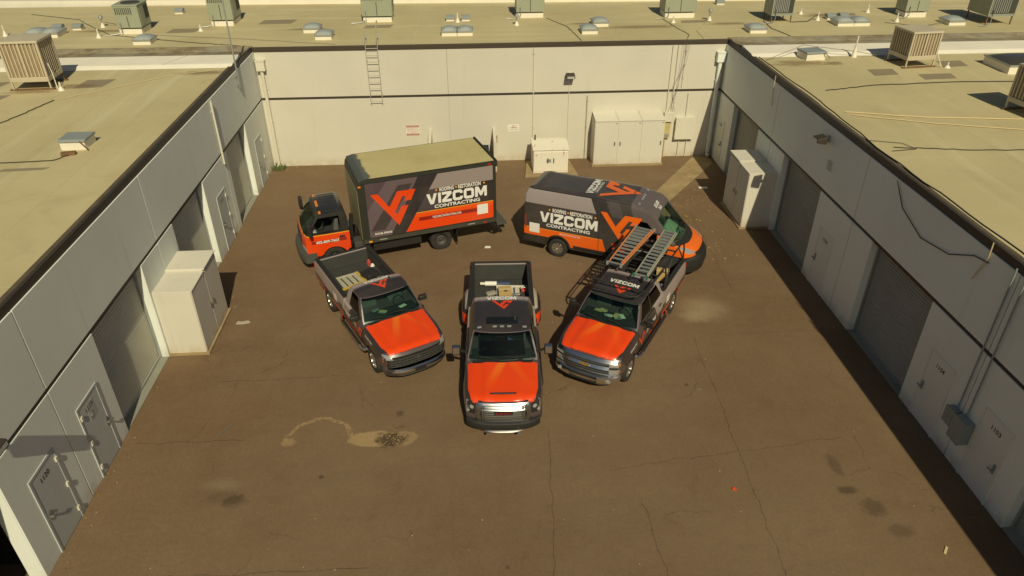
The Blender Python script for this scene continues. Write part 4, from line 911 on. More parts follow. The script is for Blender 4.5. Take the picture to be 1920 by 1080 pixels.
def mirror(parent, x, y, z, side, arm=.22, mat=None, tall=.34, wide=.2, chrome=False):
    t = bpy.data.objects.new('side_mirror', None); COL.objects.link(t); t.parent = parent; t.location = (x, y, z)
    m = MB(); m.bar((0, 0, 0), (side*arm, -.03, .06), .06, .05); m.build('arm', M_plast, t, world=False)
    cx = side*(arm+wide/2-.02)
    m = MB(); m.prism([(-.06, -tall/2+.06), (.05, -tall/2+.09), (.075, 0), (.06, tall/2+.03), (-.05, tall/2+.06), (-.06, tall/2+.04)], cx-wide/2, cx+wide/2); m.build('housing', mat or M_plast, t, bevel=.025, world=False, smooth=50)
    if chrome:
        m = MB(); m.prism([(.078, -.01), (.066, tall/2+.03), (.0, tall/2+.065), (-.03, tall/2+.067), (-.03, tall/2+.075), (.004, tall/2+.073), (.074, tall/2+.036), (.086, -.01)], cx-wide/2+.02, cx+wide/2-.02); m.build('cap', M_chrome, t, world=False, smooth=50)
    m = MB(); m.box(cx-wide/2+.02, cx+wide/2-.02, -.066, -.0605, -tall/2+.09, tall/2+.02); m.build('mirror_glass', M_chrome, t, world=False)
def heading(F, h, L):
    h = Vector((h[0], h[1], 0)).normalized(); return (F[0], F[1], 0), math.atan2(-h.x, h.y)
def P3(x, s, z): return (x, -s, z)

def pickup(p):
    loc, rz = heading(p['F'], p['h'], p['L']); t = thing('pickup_truck', p['label'], 'pickup truck', loc, rz, 'wrapped pickup trucks', local=True)
    L, hw, fa, ra, wr = p['L'], p['W']/2, p['fa'], p['ra'], p['wr']; h0, h1, cowl, wst, rz_, rr, cr, belt, rail = p['h0'], p['h1'], p['cowl'], p['wst'], p['roofz'], p['roofr'], p['cabr'], p['belt'], p['rail']
    b0 = cr+.05; zb = .50; AR = wr+.085
    s0 = p.get('stripe', 2.9)
    def livery(m):
        S = m.Y*-1.0
        c = m.mix(0.0, DARK, DARK)
        # lighter rear quarter: a diagonal split running back and down
        back = (S-(s0+.0)+(m.Z-belt)*.55).sm(-.01, .01)
        c = m.mix(back*m.Z.gt(.93), c, MAUVE)
        low = (S-(s0-.5)-(m.Z-.6)*.9).sm(-.01, .01)*m.Z.lt(.72+.0)
        c = m.mix(low, c, ORANGE)
        dg = ((S-(s0+.55)-(m.Z-.6)*.9).abs()).lt(.16)*m.Z.lt(1.0); c = m.mix(dg, c, DARK)
        pl = ((S+m.Z*.8).mod(1.9)-.95).abs().lt(.25)*(S.lt(s0-.3)); c = m.mix(pl*.6, c, MID)
        return c
    mw = paint('wrap_'+p['key'], livery)
    def roof_livery(m):
        S = m.Y*-1.0; c = m.mix(0.0, DARK, DARK)
        c = m.mix((S-(rr-.22)).sm(-.16, .05), c, MAUVE)
        c = m.mix(m.Z.lt(rz_-.10)*(S-(rr-.75)).sm(-.01, .01), c, MAUVE)
        c = m.mix(m.Z.lt(rz_-.08)*S.lt(wst+.5), c, MID); c = m.mix(m.Z.lt(h1+.06)*S.lt(cowl+.3)*m.X.abs().lt(hw*.925-.06), c, (.02, .02, .02)); return c
    mr = paint('cab_wrap_'+p['key'], roof_livery)
    def dfm(x, s, z):
        sg = 1 if x > 0 else -1; a = abs(x)/hw
        k = 1-.075*max(0, (1.0-s)/1.0)**2
        ins = .045*max(0, (z-.98)/.42)**2+.05*max(0, (.68-z)/.2)
        fl = .03*math.exp(-((s-fa)/.42)**2)*max(0, 1-abs(z-.85)/.5)+.03*math.exp(-((s-ra)/.45)**2)*max(0, 1-abs(z-.85)/.5)
        x2 = sg*a*(hw*k-ins+fl) if a > .5 else x*k
        s2 = s+(.20*a**3)*max(0, 1-s/.9)
        z2 = z-(.055*max(0, (a-.8)/.2)**2+.012*a*a)*max(0, min(1, (z-1.0)/.15))*(1 if s < cowl+.2 else .4)
        return x2, s2, z2
    body = [(.10, .55), (.06, .75), (.05, 1.0), (.12, h0-.07), (.24, h0), (cowl-.6, h1-.06), (cowl, h1), (cowl+.3, belt), (cr, belt), (cr, zb)]
    body += [(cr-.1, zb)]+arch(fa, AR, zb)+[(fa-AR-.05, .5)]
    bb_ = slab(body, -hw, hw, dfm); o = bm_obj('body', bb_.copy(), mw, t)
    # front wheel wells: hollow the arches from both sides
    cuts = [bm_prism([(-q[0], q[1]) for q in arch(fa, AR, .3)], sx*(hw-.28), sx*(hw+.2), 'x') for sx in (-1, 1)]
    pb = Proj([bb_])
    m = MB(); m.box(-.62, .62, -L+.25, -.35, .36, .56)
    for sx in (-1, 1): m.box(sx*.45-.06, sx*.45+.06, -L+.15, -.3, .3, .42)
    for ax in (fa, ra): m.cyl((-hw+.2, -ax, wr), (hw-.2, -ax, wr), .07, 10)
    m.build('chassis', M_rubber, t, world=False)
    # cab
    ch = hw*.925
    def cabd(x, s, z):
        a = x/ch; tt = max(0, min(1.1, (z-belt)/(rz_-belt))); x2 = x*(1-.185*tt**1.1)
        fr = max(0, 1-max(0, s-(cowl-.05))/(wst-cowl+.35)); s2 = s+.15*a*a*fr-.0
        bk = max(0, 1-abs(s-cr)/.4); s2 -= .04*a*a*bk
        z2 = z-.045*abs(a)**3*max(0, (tt-.6)/.4); return x2, s2, z2
    cab = [(cowl-.03, h1-.04), (cowl+.06, h1+.05), (wst-.06, rz_-.085), (wst+.02, rz_-.05), (wst+.2, rz_-.015), ((wst+rr)/2, rz_), (rr-.12, rz_-.012), (rr-.02, rz_-.05), (rr+.05, rz_-.14), (cr, belt+.02), (cr, belt-.05)]
    cb = slab(cab, -ch, ch, cabd, .12, 14); o = bm_obj('cab', cb.copy(), mr, t)
    cx_, cz_ = (cowl+cr)/2, (belt+rz_)/2
    def inset(q): 
        dx = .06 if q[0] < cx_ else -.06
        return (q[0]+dx*1.3, q[1]-.05 if q[1] > cz_ else q[1]+.01)
    inner = slab([inset(q) for q in cab[:-2]]+[(cr-.07, belt-.03), (cowl+.2, belt-.03)] if False else [(cowl+.12, h1+.03), (wst+.04, rz_-.10), (wst+.22, rz_-.06), (rr-.12, rz_-.06), (rr-.06, rz_-.12), (cr-.08, belt+.02)], -ch+.07, ch-.07, cabd, .3, 6)
    def cabw(z): return ch*(1-.185*max(0, (z-belt)/(rz_-belt))**1.1)
    zt = rz_-.095; zl = h1+.025
    wsp = [(-cabw(zl)+.04, zl), (cabw(zl)-.04, zl), (cabw(zt)-.05, zt), (-cabw(zt)+.05, zt)]
    cut = [inner, bm_prism(wsp, -(wst+.10), 1.0, 'y')]
    zb2 = belt+.055; zt2 = rz_-.125
    if p['crew']:
        B = (cowl+cr)/2+.12
        sides = [[(cowl+.42, zb2), (wst+.16, zt2-.01), (B-.05, zt2), (B-.05, zb2)], [(B+.05, zb2), (B+.05, zt2), (rr-.22, zt2-.01), (cr-.2, zb2+.06), (cr-.26, zb2)]]
    else: sides = [[(cowl+.42, zb2), (wst+.16, zt2-.01), (cr-.42, zt2), (cr-.36, zb2)]]
    for q in sides: cut.append(bm_prism([(-a, b) for a, b in q], -1.3, 1.3, 'x'))
    rwp = [(-.62, belt+.12), (.62, belt+.12), (.56, rz_-.17), (-.56, rz_-.17)]
    cut.append(bm_prism(rwp, -(cr+.4), -(cr-.3), 'y'))
    boolean(o, cut)
    pc = Proj([cb])
    grow = lambda q, k: [(x+(k if x > sum(v[0] for v in q)/len(q) else -k), y+(k if y > sum(v[1] for v in q)/len(q) else -k)) for x, y in q]
    pc.lay('windscreen', poly(*grow(wsp, .018)), ((0, 0, 0), (1, 0, 0), (0, 0, 1), (0, -1, 0)), M_glass, t, .004, .1)
    for q in sides:
        for sx in (-1, 1): pc.lay('side_window', poly(*grow([(-a, b) for a, b in q], .015)), ((0, 0, 0), (0, 1, 0), (0, 0, 1), (-sx, 0, 0)), M_glassd, t, .004, .15)
    pc.lay('rear_window', poly(*grow(rwp, .015)), ((0, 0, 0), (1, 0, 0), (0, 0, 1), (0, 1, 0)), M_glassd, t, -.012, .15)
    # interior
    m = MB(); m.prism([(-cowl-.12, belt-.045), (-cowl-.16, h1+.035), (-cowl-.55, belt+.05), (-cowl-.62, belt-.045)], -ch+.12, ch-.12); m.build('dashboard', M_dash, t, world=False, bevel=.03)
    m = MB(); m.box(-ch+.1, ch-.1, -cr+.12, -cowl-.5, belt-.06, belt+.004); m.build('cabin_floor', M_dash, t, world=False)
    rows = [wst+.35]+([rr-.35] if p['crew'] else [])
    for s in rows:
        for sx in (-.42, .42):
            m = MB(); m.prism([(-s+.1, belt+.0045), (-s-.06, belt+.30), (-s-.16, belt+.30), (-s-.12, belt+.0045)], sx-.24, sx+.24); m.build('seat', M_seat, t, world=False, bevel=.04)
            m = MB(); m.prism([(-s-.07, belt+.31), (-s-.09, belt+.45), (-s-.16, belt+.45), (-s-.16, belt+.31)], sx-.13, sx+.13); m.build('headrest', M_seat, t, world=False, bevel=.03)
    m = MB(); m.tube([(-.40+.17*math.cos(a), -(cowl+.62)-.06*math.sin(a), belt+.13+.16*math.sin(a)) for a in [2*math.pi*i/14 for i in range(15)]], .016, 6); m.build('steering_wheel', M_dash, t, world=False)
    rr2 = random.Random(p['key'])
    for k in range(p.get('papers', 4)):
        x, s = rr2.uniform(-.5, .55), cowl+rr2.uniform(.28, .5); m = MB(); m.box(-.11, .11, -.07, .07, 0, .015); oo = m.build('dash_paper', rr2.choice([M_white, M_cablet, M_greyblue]), t, world=False); oo.location = P3(x, s, belt+.075); oo.rotation_euler = (.15, 0, rr2.uniform(-1, 1))
    m = MB(); m.box(-.11, .11, -wst-.13, -wst-.10, rz_-.2, rz_-.13); m.build('rear_view_mirror', M_plast, t, world=False)
    # wipers and cowl
    pb.lay('cowl_panel', poly((-.82, -cowl-.06), (.82, -cowl-.06), (.80, -cowl+.06), (-.80, -cowl+.06)), ((0, 0, 0), (1, 0, 0), (0, 1, 0), (0, 0, -1)), M_plast, t, .02, .2, .02)
    for x0, x1 in ((-.62, -.02), (.05, .66)): m = MB(); m.tube([(x0, -cowl+.02, h1+.05), ((x0+x1)/2, -cowl-.05, h1+.085), (x1, -cowl-.10, h1+.10)], .014, 5); m.build('wiper', M_rubber, t, world=False)
    # hood
    hwf = hw*.915
    def bulge(u, w):
        s = -w; a = abs(u)/hwf; e = .035*max(0, min(1, (.60-a)/.10))-.012*max(0, (a-.9)/.1)*max(0, min(1, (s-.2)/.35)); c = -.02*math.exp(-(u/.2)**2) if p['key'] != 'b' else -.012*math.exp(-(u/.3)**2); return e+c*max(0, min(1, (s-.2)/.3))
    def hl(m):
        c = m.mix(0.0, ORANGE, ORANGE); a = m.X.abs(); S = m.Y*-1.0
        def gv(x0, dr): return (m.X-x0-(S-.2)*dr).abs().sm(.16, .05)*S.sm(.35, cowl)
        c = m.mix(gv(-.95, .55)*.55, c, (.80, .12, .006)); c = m.mix(gv(.55, -.42)*.7, c, (.82, .20, .01)); return c
    mh = paint('hood_wrap_'+p['key'], hl, .34, .22, .03)
    pb.lay('hood', poly((-hwf*.86, -.20), (-hwf*.4, -.125), (hwf*.4, -.125), (hwf*.86, -.20), (hwf*.965, -.6), (hwf, -cowl+.02), (hwf*.5, -cowl+.07), (-hwf*.5, -cowl+.07), (-hwf, -cowl+.02), (-hwf*.965, -.6)), ((0, 0, 0), (1, 0, 0), (0, 1, 0), (0, 0, -1)), mh, t, .018, .07, .03, 50, bulge)
    # bed
    bed = [(b0, zb), (b0, rail), (L-.04, rail), (L-.02, rail-.1), (L-.05, zb+.06), (L-.1, zb)]+arch(ra, AR, zb)
    bed = [(b0, rail), (L-.06, rail), (L-.03, rail-.1), (L-.06, zb+.08), (ra+AR+.05, zb+.08)]+arch(ra, AR, zb)+[(b0, zb)]
    pbs = []
    for sx in (-1, 1):
        q = slab(bed, hw-.13 if sx > 0 else -hw, hw if sx > 0 else -hw+.13, dfm, .15, 2); bm_obj('bedside', q.copy(), mw, t); pbs.append(q)
    floor = .80; m = MB(); n = 12
    m.box(-hw+.12, hw-.12, -L+.10, -b0-.02, floor-.06, floor); m.build('bed_floor', M_liner, t, world=False)
    for k in range(n):
        x = -hw+.22+(2*hw-.44)*k/(n-1); m = MB(); m.box(x-.03, x+.03, -L+.11, -b0-.05, floor+.0005, floor+.018); m.build('floor_rib', M_liner, t, world=False)
    m = MB(); m.box(-hw+.11, hw-.11, -b0-.07, -b0-.002, floor, rail-.02); m.build('bulkhead', M_liner, t, world=False)
    for sx in (-1, 1):
        m = MB(); m.box(sx*(hw-.14), sx*(hw-.16), -L+.12, -b0-.075, floor+.0005, rail-.01); m.build('liner_wall', M_liner, t, world=False)
        m = MB(); m.prism([(-ra-.5, floor+.001), (-ra-.36, floor+.2), (-ra+.36, floor+.2), (-ra+.5, floor+.001)], sx*(hw-.165), sx*(hw-.42)); m.build('wheel_well', M_liner, t, bevel=.04, world=False)
        m = MB(); m.box(sx*(hw-.185), sx*(hw-.035), -L+.05, -b0, rail+.001, rail+.035); m.build('rail_cap', M_plast, t, bevel=.012, world=False)
    m = MB(); m.box(-hw+.10, hw-.10, -L+.015, -L+.09, floor-.05, rail-.01); m.build('tailgate', mw, t, bevel=.015, world=False)
    m = MB(); m.box(-hw+.12, hw-.12, -L+.0905, -L+.10, floor+.02, rail-.06); m.build('tailgate_liner', M_liner, t, world=False)
    m = MB(); m.box(-hw+.11, hw-.11, -L+.012, -L+.10, rail-.009, rail+.03); m.build('tailgate_cap', M_plast, t, bevel=.01, world=False)
    m = MB(); m.box(-hw+.05, hw-.05, -L-.14, -L+.0, .52, .72); m.build('rear_bumper', M_chrome, t, bevel=.03, world=False)
    for sx in (-1, 1):
        m = MB(); m.box(sx*(hw-.11), sx*(hw-.0), -L-.004, -L+.05, .85, rail-.12); m.build('tail_light', M_tail, t, bevel=.01, world=False)
    # dual rear wheels under wide fenders
    if p.get('dually'):
        for sx in (-1, 1):
            def fd(x, s, z, sx=sx):
                d = math.hypot((s-ra)/.78, (z-.45)/.80); k = max(0, min(1, (1.02-d)/.35)); xo = hw-.06+(.27)*(k**.5)
                return (sx*xo if abs(x) > hw else x, s, z)
            outer = [(ra-.80, .50), (ra-.76, .78), (ra-.60, 1.02), (ra-.35, 1.18), (ra, 1.23), (ra+.35, 1.18), (ra+.60, 1.02), (ra+.76, .78), (ra+.80, .56)]+arch(ra, AR, .5)
            q = slab(outer, min(sx*(hw-.05), sx*(hw+.2)), max(sx*(hw-.05), sx*(hw+.2)), fd, .11, 2)
            def fl(m):
                S = m.Y*-1.0; c = m.mix(0.0, DARK, MID); c = m.mix((m.X.abs()-(hw+.10)).lt(0.0)*m.Z.gt(.95), c, (.40, .34, .25)); return m.mix((S-(ra-.58)-(m.Z-.6)*.9).lt(0.0)*m.Z.lt(.82), c, ORANGE)
            bm_obj('rear_fender', q, paint('fender_wrap', fl), t)
            wheel(t, sx*(hw+.04), -ra, wr, .24, sx, M_alloy, dual=True); wheel(t, sx*(hw-.27), -ra, wr, .24, sx, M_alloy, dual=True)
    else:
        for sx in (-1, 1): wheel(t, sx*(hw-.13), -ra, wr, .27, sx, M_alloy)
    for sx in (-1, 1):
        wheel(t, sx*(hw-.13), -fa, wr, .27, sx, M_alloy)
        s1, s2 = fa+AR+.06, (ra-AR-.08 if not p.get('dually') else ra-.85); s2 = min(s2, cr+.5)
        m = MB(); m.tube([P3(sx*(hw-.12), s1, .47), P3(sx*(hw+.02), s1+.05, .43), P3(sx*(hw+.05), s1+.2, .42), P3(sx*(hw+.05), s2-.2, .42), P3(sx*(hw+.02), s2-.05, .43), P3(sx*(hw-.12), s2, .47)], .06, 8); o = m.build('running_board', M_chrome if p['key'] != 'a' else M_plast, t, smooth=50, world=False)
        m = MB(); m.box(sx*(hw+.0), sx*(hw+.10), -s2+.3, -s1-.3, .478, .492); m.build('step_pad', M_plast, o, world=False)
        # doors: raised skins with seams between
        ends = [cowl+.10, (cowl+cr)/2+.12, cr-.06] if p['crew'] else [cowl+.10, cr-.10]
        for a, b in zip(ends[:-1], ends[1:]):
            d = pb.lay('door', poly((-a, .58), (-b+.02, .58), (-b+.02, belt-.04), (-a, belt-.04)), ((0, 0, 0), (0, 1, 0), (0, 0, 1), (-sx, 0, 0)), mw, t, .008, .16, .01)
            hy = -b+.22; m = MB(); m.bar(P3(sx*(hw-.0), -hy, belt-.19), P3(sx*(hw-.0), -hy-.2, belt-.19), .03, .04); m.build('handle', M_plast, d, bevel=.008, world=False)
        mirror(t, sx*(hw-.08), -(cowl+.38), belt+.05, sx, p.get('arm', .1), tall=p.get('mt', .26), wide=p.get('mw', .22), chrome=p.get('mchrome', False))
    # roof furniture
    m = MB(); m.prism([(-rr+.42, rz_-.012), (-rr+.30, rz_+.055), (-rr+.22, rz_+.06), (-rr+.20, rz_-.012)], .30-.02, .30+.02) if p.get('fin') == 0 else m.prism([(-wst-.40, rz_-.02), (-wst-.52, rz_+.06), (-wst-.57, rz_+.06), (-wst-.58, rz_-.02)], -.39, -.35)
    m.build('antenna_fin', M_plast, t, world=False)
    up = (0, 0, -1); q = p['name_s']; w = p.get('name_w', .82)
    pc.lay('company_name', vizcom2d(w, w*.20), (P3(0, q, 0), (-1, 0, 0), (0, -1, 0), up), M_wv, t, .008, .12)
    pc.lay('company_logo', logo2d(w*.72), (P3(-.02, q-.36, 0), (-1, 0, 0), (0, -1, 0), up), M_or, t, .008, .12)
    # side graphics
    for sx in (-1, 1):
        fr = lambda s, z: (P3(0, s, z), (0, sx, 0), (0, 0, 1), (-sx, 0, 0))
        pb.lay('company_logo', logo2d(.58), fr(cowl+.33, .92), M_or, t, .02, .15)
        pb.lay('company_name', vizcom2d(.85, .17), fr(cowl+1.12 if p['crew'] else cowl+1.02, 1.02), M_wv, t, .021, .2)
        pb.lay('phone_number', text2d('602-809-7663', .52, .07, .03), fr(fa+.12, 1.08), M_wv, t, .01, .2)
        if p['key'] != 'a': Proj(pbs).lay('blank_sticker', poly((-.16, -.13), (.16, -.13), (.16, .13), (-.16, .13)), fr(ra-.82 if p['key'] == 'b' else cr+.42, 1.0), M_wv, t, .008, .2)
    # ---- faces
    fr = ((0, 0, 0), (-1, 0, 0), (0, 0, 1), (0, -1, 0)); FX = lambda q: ((0, 0, 0), (1, 0, 0), (0, 0, 1), (0, -1, 0))
    F_ = FX(0)
    def rect(x0, x1, z0, z1): return poly((x0, z0), (x1, z0), (x1, z1), (x0, z1))
    def bumper(z0, z1, out, mat, name='front_bumper', w=hw-.01, lo=0):
        def bd(x, s, z):
            a = abs(x)/w; return x*(1-.06*a**4), s+.27*a**3.2, z+lo*a*a
        bm_obj(name, slab([(-out, z0+.03), (-out-.015, (z0+z1)/2), (-out, z1-.03), (-out+.05, z1), (.25, z1), (.25, z0), (-out+.05, z0)], -w, w, bd, .1, 16), mat, t)
    if p['key'] == 'a':
        pb.lay('grille_back', poly((-.56, .66), (.56, .66), (.60, .9), (.56, 1.15), (-.56, 1.15), (-.60, .9)), F_, M_plast, t, .012, .1)
        g = pb.lay('grille_surround', ([(-.66, .62), (.66, .62), (.70, .9), (.64, 1.22), (-.64, 1.22), (-.70, .9), (-.55, .67), (.55, .67), (.60, .9), (.55, 1.14), (-.55, 1.14), (-.60, .9)],
                                       [(0, 1, 7, 6), (1, 2, 8, 7), (2, 3, 9, 8), (3, 4, 10, 9), (4, 5, 11, 10), (5, 0, 6, 11)]), F_, M_satin, t, .07, .1, .08)
        for k in range(7):
            z = .695+k*.066; e = .555 if .72 < z < 1.08 else .54; pb.lay('grille_bar', rect(-e, e, z-.0175, z+.0175), F_, M_satin, t, .040, .12, .04, 40, lambda u, w, z=z: (z-w)*.42)
        for x in (-.5, .5): pb.lay('grille_upright', rect(x-.025, x+.025, .70, 1.11), F_, M_satin, t, .05, .12, .03)
        pb.lay('brand_letters', text2d('GMC', .42, .085, .05, 1.3), F_[:0]+((0, 0, .945), (-1, 0, 0), (0, 0, 1), (0, -1, 0)), simple('badge_red', (.20, .02, .02), .4), t, .075, .2)
        pb.lay('brand_plate', rect(-.24, .24, .885, 1.0), F_, M_plast, t, .068, .2, .02)
        for sx in (-1, 1):
            hp = [(sx*.73, .84), (sx*.93, .86), (sx*.935, 1.16), (sx*.86, 1.19), (sx*.70, 1.13)]
            h = pb.lay('headlight', poly(*hp), F_, M_plast, t, .03, .1, .03)
            pb.lay('running_light', poly((sx*.915, .86), (sx*.95, .9), (sx*.945, 1.17), (sx*.90, 1.19), (sx*.90, 1.0), (sx*.86, .95)), F_, M_clear, h, .042, 0, .01)
            pb.lay('projector_lens', ([(sx*.81+.055*math.cos(i*.785), 1.06+.05*math.sin(i*.785)) for i in range(8)], [tuple(range(8))]), F_, M_clear, h, .042, 0)
        bumper(.40, .64, .08, M_plast)
        bumper(.33, .42, .085, simple('dull_chrome', (.30, .30, .29), .4, 1.0, .05), 'lower_bumper', hw*.72)
        for sx in (-1, 1):
            m = MB(); m.prism([(-.27, .44), (-.25, .63), (-.33, .66), (-.36, .44)], sx*.80, sx*.90); m.build('air_inlet', M_chrome, t, bevel=.01, world=False)
            m = MB(); m.bar((sx*.40, .12, .385), (sx*.40, .17, .385), .10, .05); m.build('tow_hook', M_chrome, t, bevel=.01, world=False)
        pb.lay('hood_scoop', poly((-.34, -.36), (.34, -.36), (.33, -.305), (-.33, -.305)), ((0, 0, 0), (1, 0, 0), (0, 1, 0), (0, 0, -1)), M_plast, t, .062, .1, .02)
        pb.lay('scoop_trim', poly((-.31, -.335), (.31, -.335), (.31, -.318), (-.31, -.318)), ((0, 0, 0), (1, 0, 0), (0, 1, 0), (0, 0, -1)), M_chrome, t, .068, .1, .005)
        pc.lay('sunroof', poly((-.44, -2.75), (-.42, -2.78), (.42, -2.78), (.44, -2.75), (.44, -2.45), (-.44, -2.45)), ((0, 0, 0), (1, 0, 0), (0, 1, 0), (0, 0, -1)), simple('sunroof_glass', (.012, .014, .014), .15), t, .006, .12)
        for x in (-.62, -.2, 0, .2, .62): pc.lay('roof_lamp', rect(x-.055, x+.055, -2.36, -2.32), ((0, 0, 0), (1, 0, 0), (0, 1, 0), (0, 0, -1)), M_clear, t, .02, 0, .02)
        for sx in (-1, 1): pc.lay('roof_rib', rect(sx*.66-.02, sx*.66+.02, -rr+.1, -wst-.2), ((0, 0, 0), (1, 0, 0), (0, 1, 0), (0, 0, -1)), mr, t, .012, .2, .012)
    elif p['key'] == 'b':
        pb.lay('grille', poly((-.86, .62), (.86, .62), (.93, .80), (.94, 1.0), (-.94, 1.0), (-.93, .80)), F_, M_plast, t, .02, .1, .03)
        for k in range(4): z = .66+k*.085; pb.lay('grille_bar', rect(-.84, .84, z-.012, z+.012), F_, M_plastg, t, .04, .12, .02)
        for k in range(15): x = -.77+k*.11; pb.lay('grille_rib', rect(x-.008, x+.008, .64, .95), F_, M_plastg, t, .034, .2, .012)
        pb.lay('brand_badge', poly((-.13, .83), (-.05, .83), (-.045, .80), (.055, .80), (.05, .83), (.13, .83), (.14, .87), (.06, .87), (.055, .90), (-.045, .90), (-.05, .87), (-.12, .87)), F_, M_plastg, t, .055, 0, .02)
        for sx in (-1, 1):
            h = pb.lay('headlight', poly((sx*.72, .93), (sx*.955, .95), (sx*.965, 1.07), (sx*.80, 1.06)), F_, M_clear, t, .045, .1, .03)
            pb.lay('turn_signal', poly((sx*.90, .78), (sx*.96, .80), (sx*.96, .93), (sx*.91, .91)), F_, M_amber, h, .03, 0, .02)
        bumper(.38, .60, .06, mw, w=hw-.02)
        bumper(.44, .60, .085, M_chrome, 'bumper_strip', hw*.93, .0)
        bumper(.33, .43, .04, M_plast, 'air_dam', hw*.9)
        m = MB(); m.box(-.17, .17, .088, .10, .47, .58); m.build('plate_holder', M_plast, t, world=False)
    else:
        pb.lay('grille_back', poly((-.90, .64), (.90, .64), (.93, .9), (.90, 1.14), (-.90, 1.14), (-.93, .9)), F_, M_plast, t, .012, .1)
        for z0, z1, e in ((1.075, 1.155, .90), (.865, .945, .70), (.62, .68, .90)): pb.lay('grille_bar', rect(-e, e, z0, z1), F_, M_chrome, t, .055, .1, .05, 40, lambda u, w, z0=z0, z1=z1: ((z0+z1)/2-w)*.7)
        for z in (.76, 1.01): pb.lay('grille_slat', rect(-.68, .68, z-.012, z+.012), F_, M_plastg, t, .03, .12, .02)
        pb.lay('brand_badge', poly((-.16, .885), (-.06, .885), (-.05, .855), (.07, .855), (.06, .885), (.16, .885), (.17, .925), (.07, .925), (.06, .955), (-.06, .955), (-.05, .925), (-.15, .925)), F_, simple('gold_badge', (.62, .36, .06), .35, .6), t, .08, 0, .02)
        for sx in (-1, 1):
            for z0, z1 in ((.71, .85), (.955, 1.065)):
                h = pb.lay('headlight', rect(*sorted((sx*.70, sx*.94)), z0, z1), F_, M_clear, t, .045, .1, .04)
                pb.lay('turn_signal', rect(*sorted((sx*.87, sx*.965)), z0+.02, z1-.02), F_, M_amber, h, .056, 0, .02)
        bumper(.40, .66, .10, M_chrome); bumper(.32, .42, .06, M_plast, 'air_dam', hw*.86)
        m = MB(); m.box(-.42, .42, .102, .118, .55, .62); m.build('air_slot', M_plast, t, world=False, bevel=.004)
        m = MB(); m.box(-.42, .42, .104, .118, .42, .47); m.build('lower_slot', M_plast, t, world=False, bevel=.004)
        for sx in (-1, 1): m = MB(); m.box(sx*.66, sx*.80, .0, .035, .48, .58); m.build('fog_lamp', M_clear, t, bevel=.02, world=False)
    return t, dict(hw=hw, b0=b0, L=L, floor=floor, rail=rail)
gmc, ga = pickup(dict(key='a', F=(.62, 13.97), h=(-.039, -.999), L=6.85, W=2.06, fa=1.02, ra=5.32, wr=.42, h0=1.26, h1=1.40, cowl=1.55, wst=2.2, roofz=2.03, roofr=3.95, cabr=4.12, belt=1.40, rail=1.45, crew=True, dually=True, name_s=3.74, name_w=.86, stripe=3.2, arm=.22, mt=.32, mw=.22, mchrome=True,
     label='dark dual-wheel pickup with orange hood and big chrome slatted grille, parked at the front centre'))
sil, sb_ = pickup(dict(key='b', F=(-1.66, 16.62), h=(.465, -.885), L=6.10, W=2.02, fa=1.08, ra=4.85, wr=.40, h0=1.14, h1=1.28, cowl=1.62, wst=2.22, roofz=1.91, roofr=3.08, cabr=3.24, belt=1.28, rail=1.34, crew=False, name_s=2.92, name_w=.80, stripe=2.7, arm=.08, mt=.2, mw=.24,
     label='single-cab pickup with orange hood and black grille, second from the left, empty black bed'))
che, cc_ = pickup(dict(key='c', F=(2.99, 15.92), h=(-.53, -.848), L=6.10, W=2.04, fa=1.0, ra=4.95, wr=.41, h0=1.24, h1=1.38, cowl=1.46, wst=2.05, roofz=1.99, roofr=3.62, cabr=3.80, belt=1.39, rail=1.43, crew=True, name_s=2.86, name_w=.92, stripe=2.95, arm=.2, mt=.3, mw=.2, papers=9,
     label='crew-cab pickup with orange hood, chrome bumper and a ladder rack over its bed'))
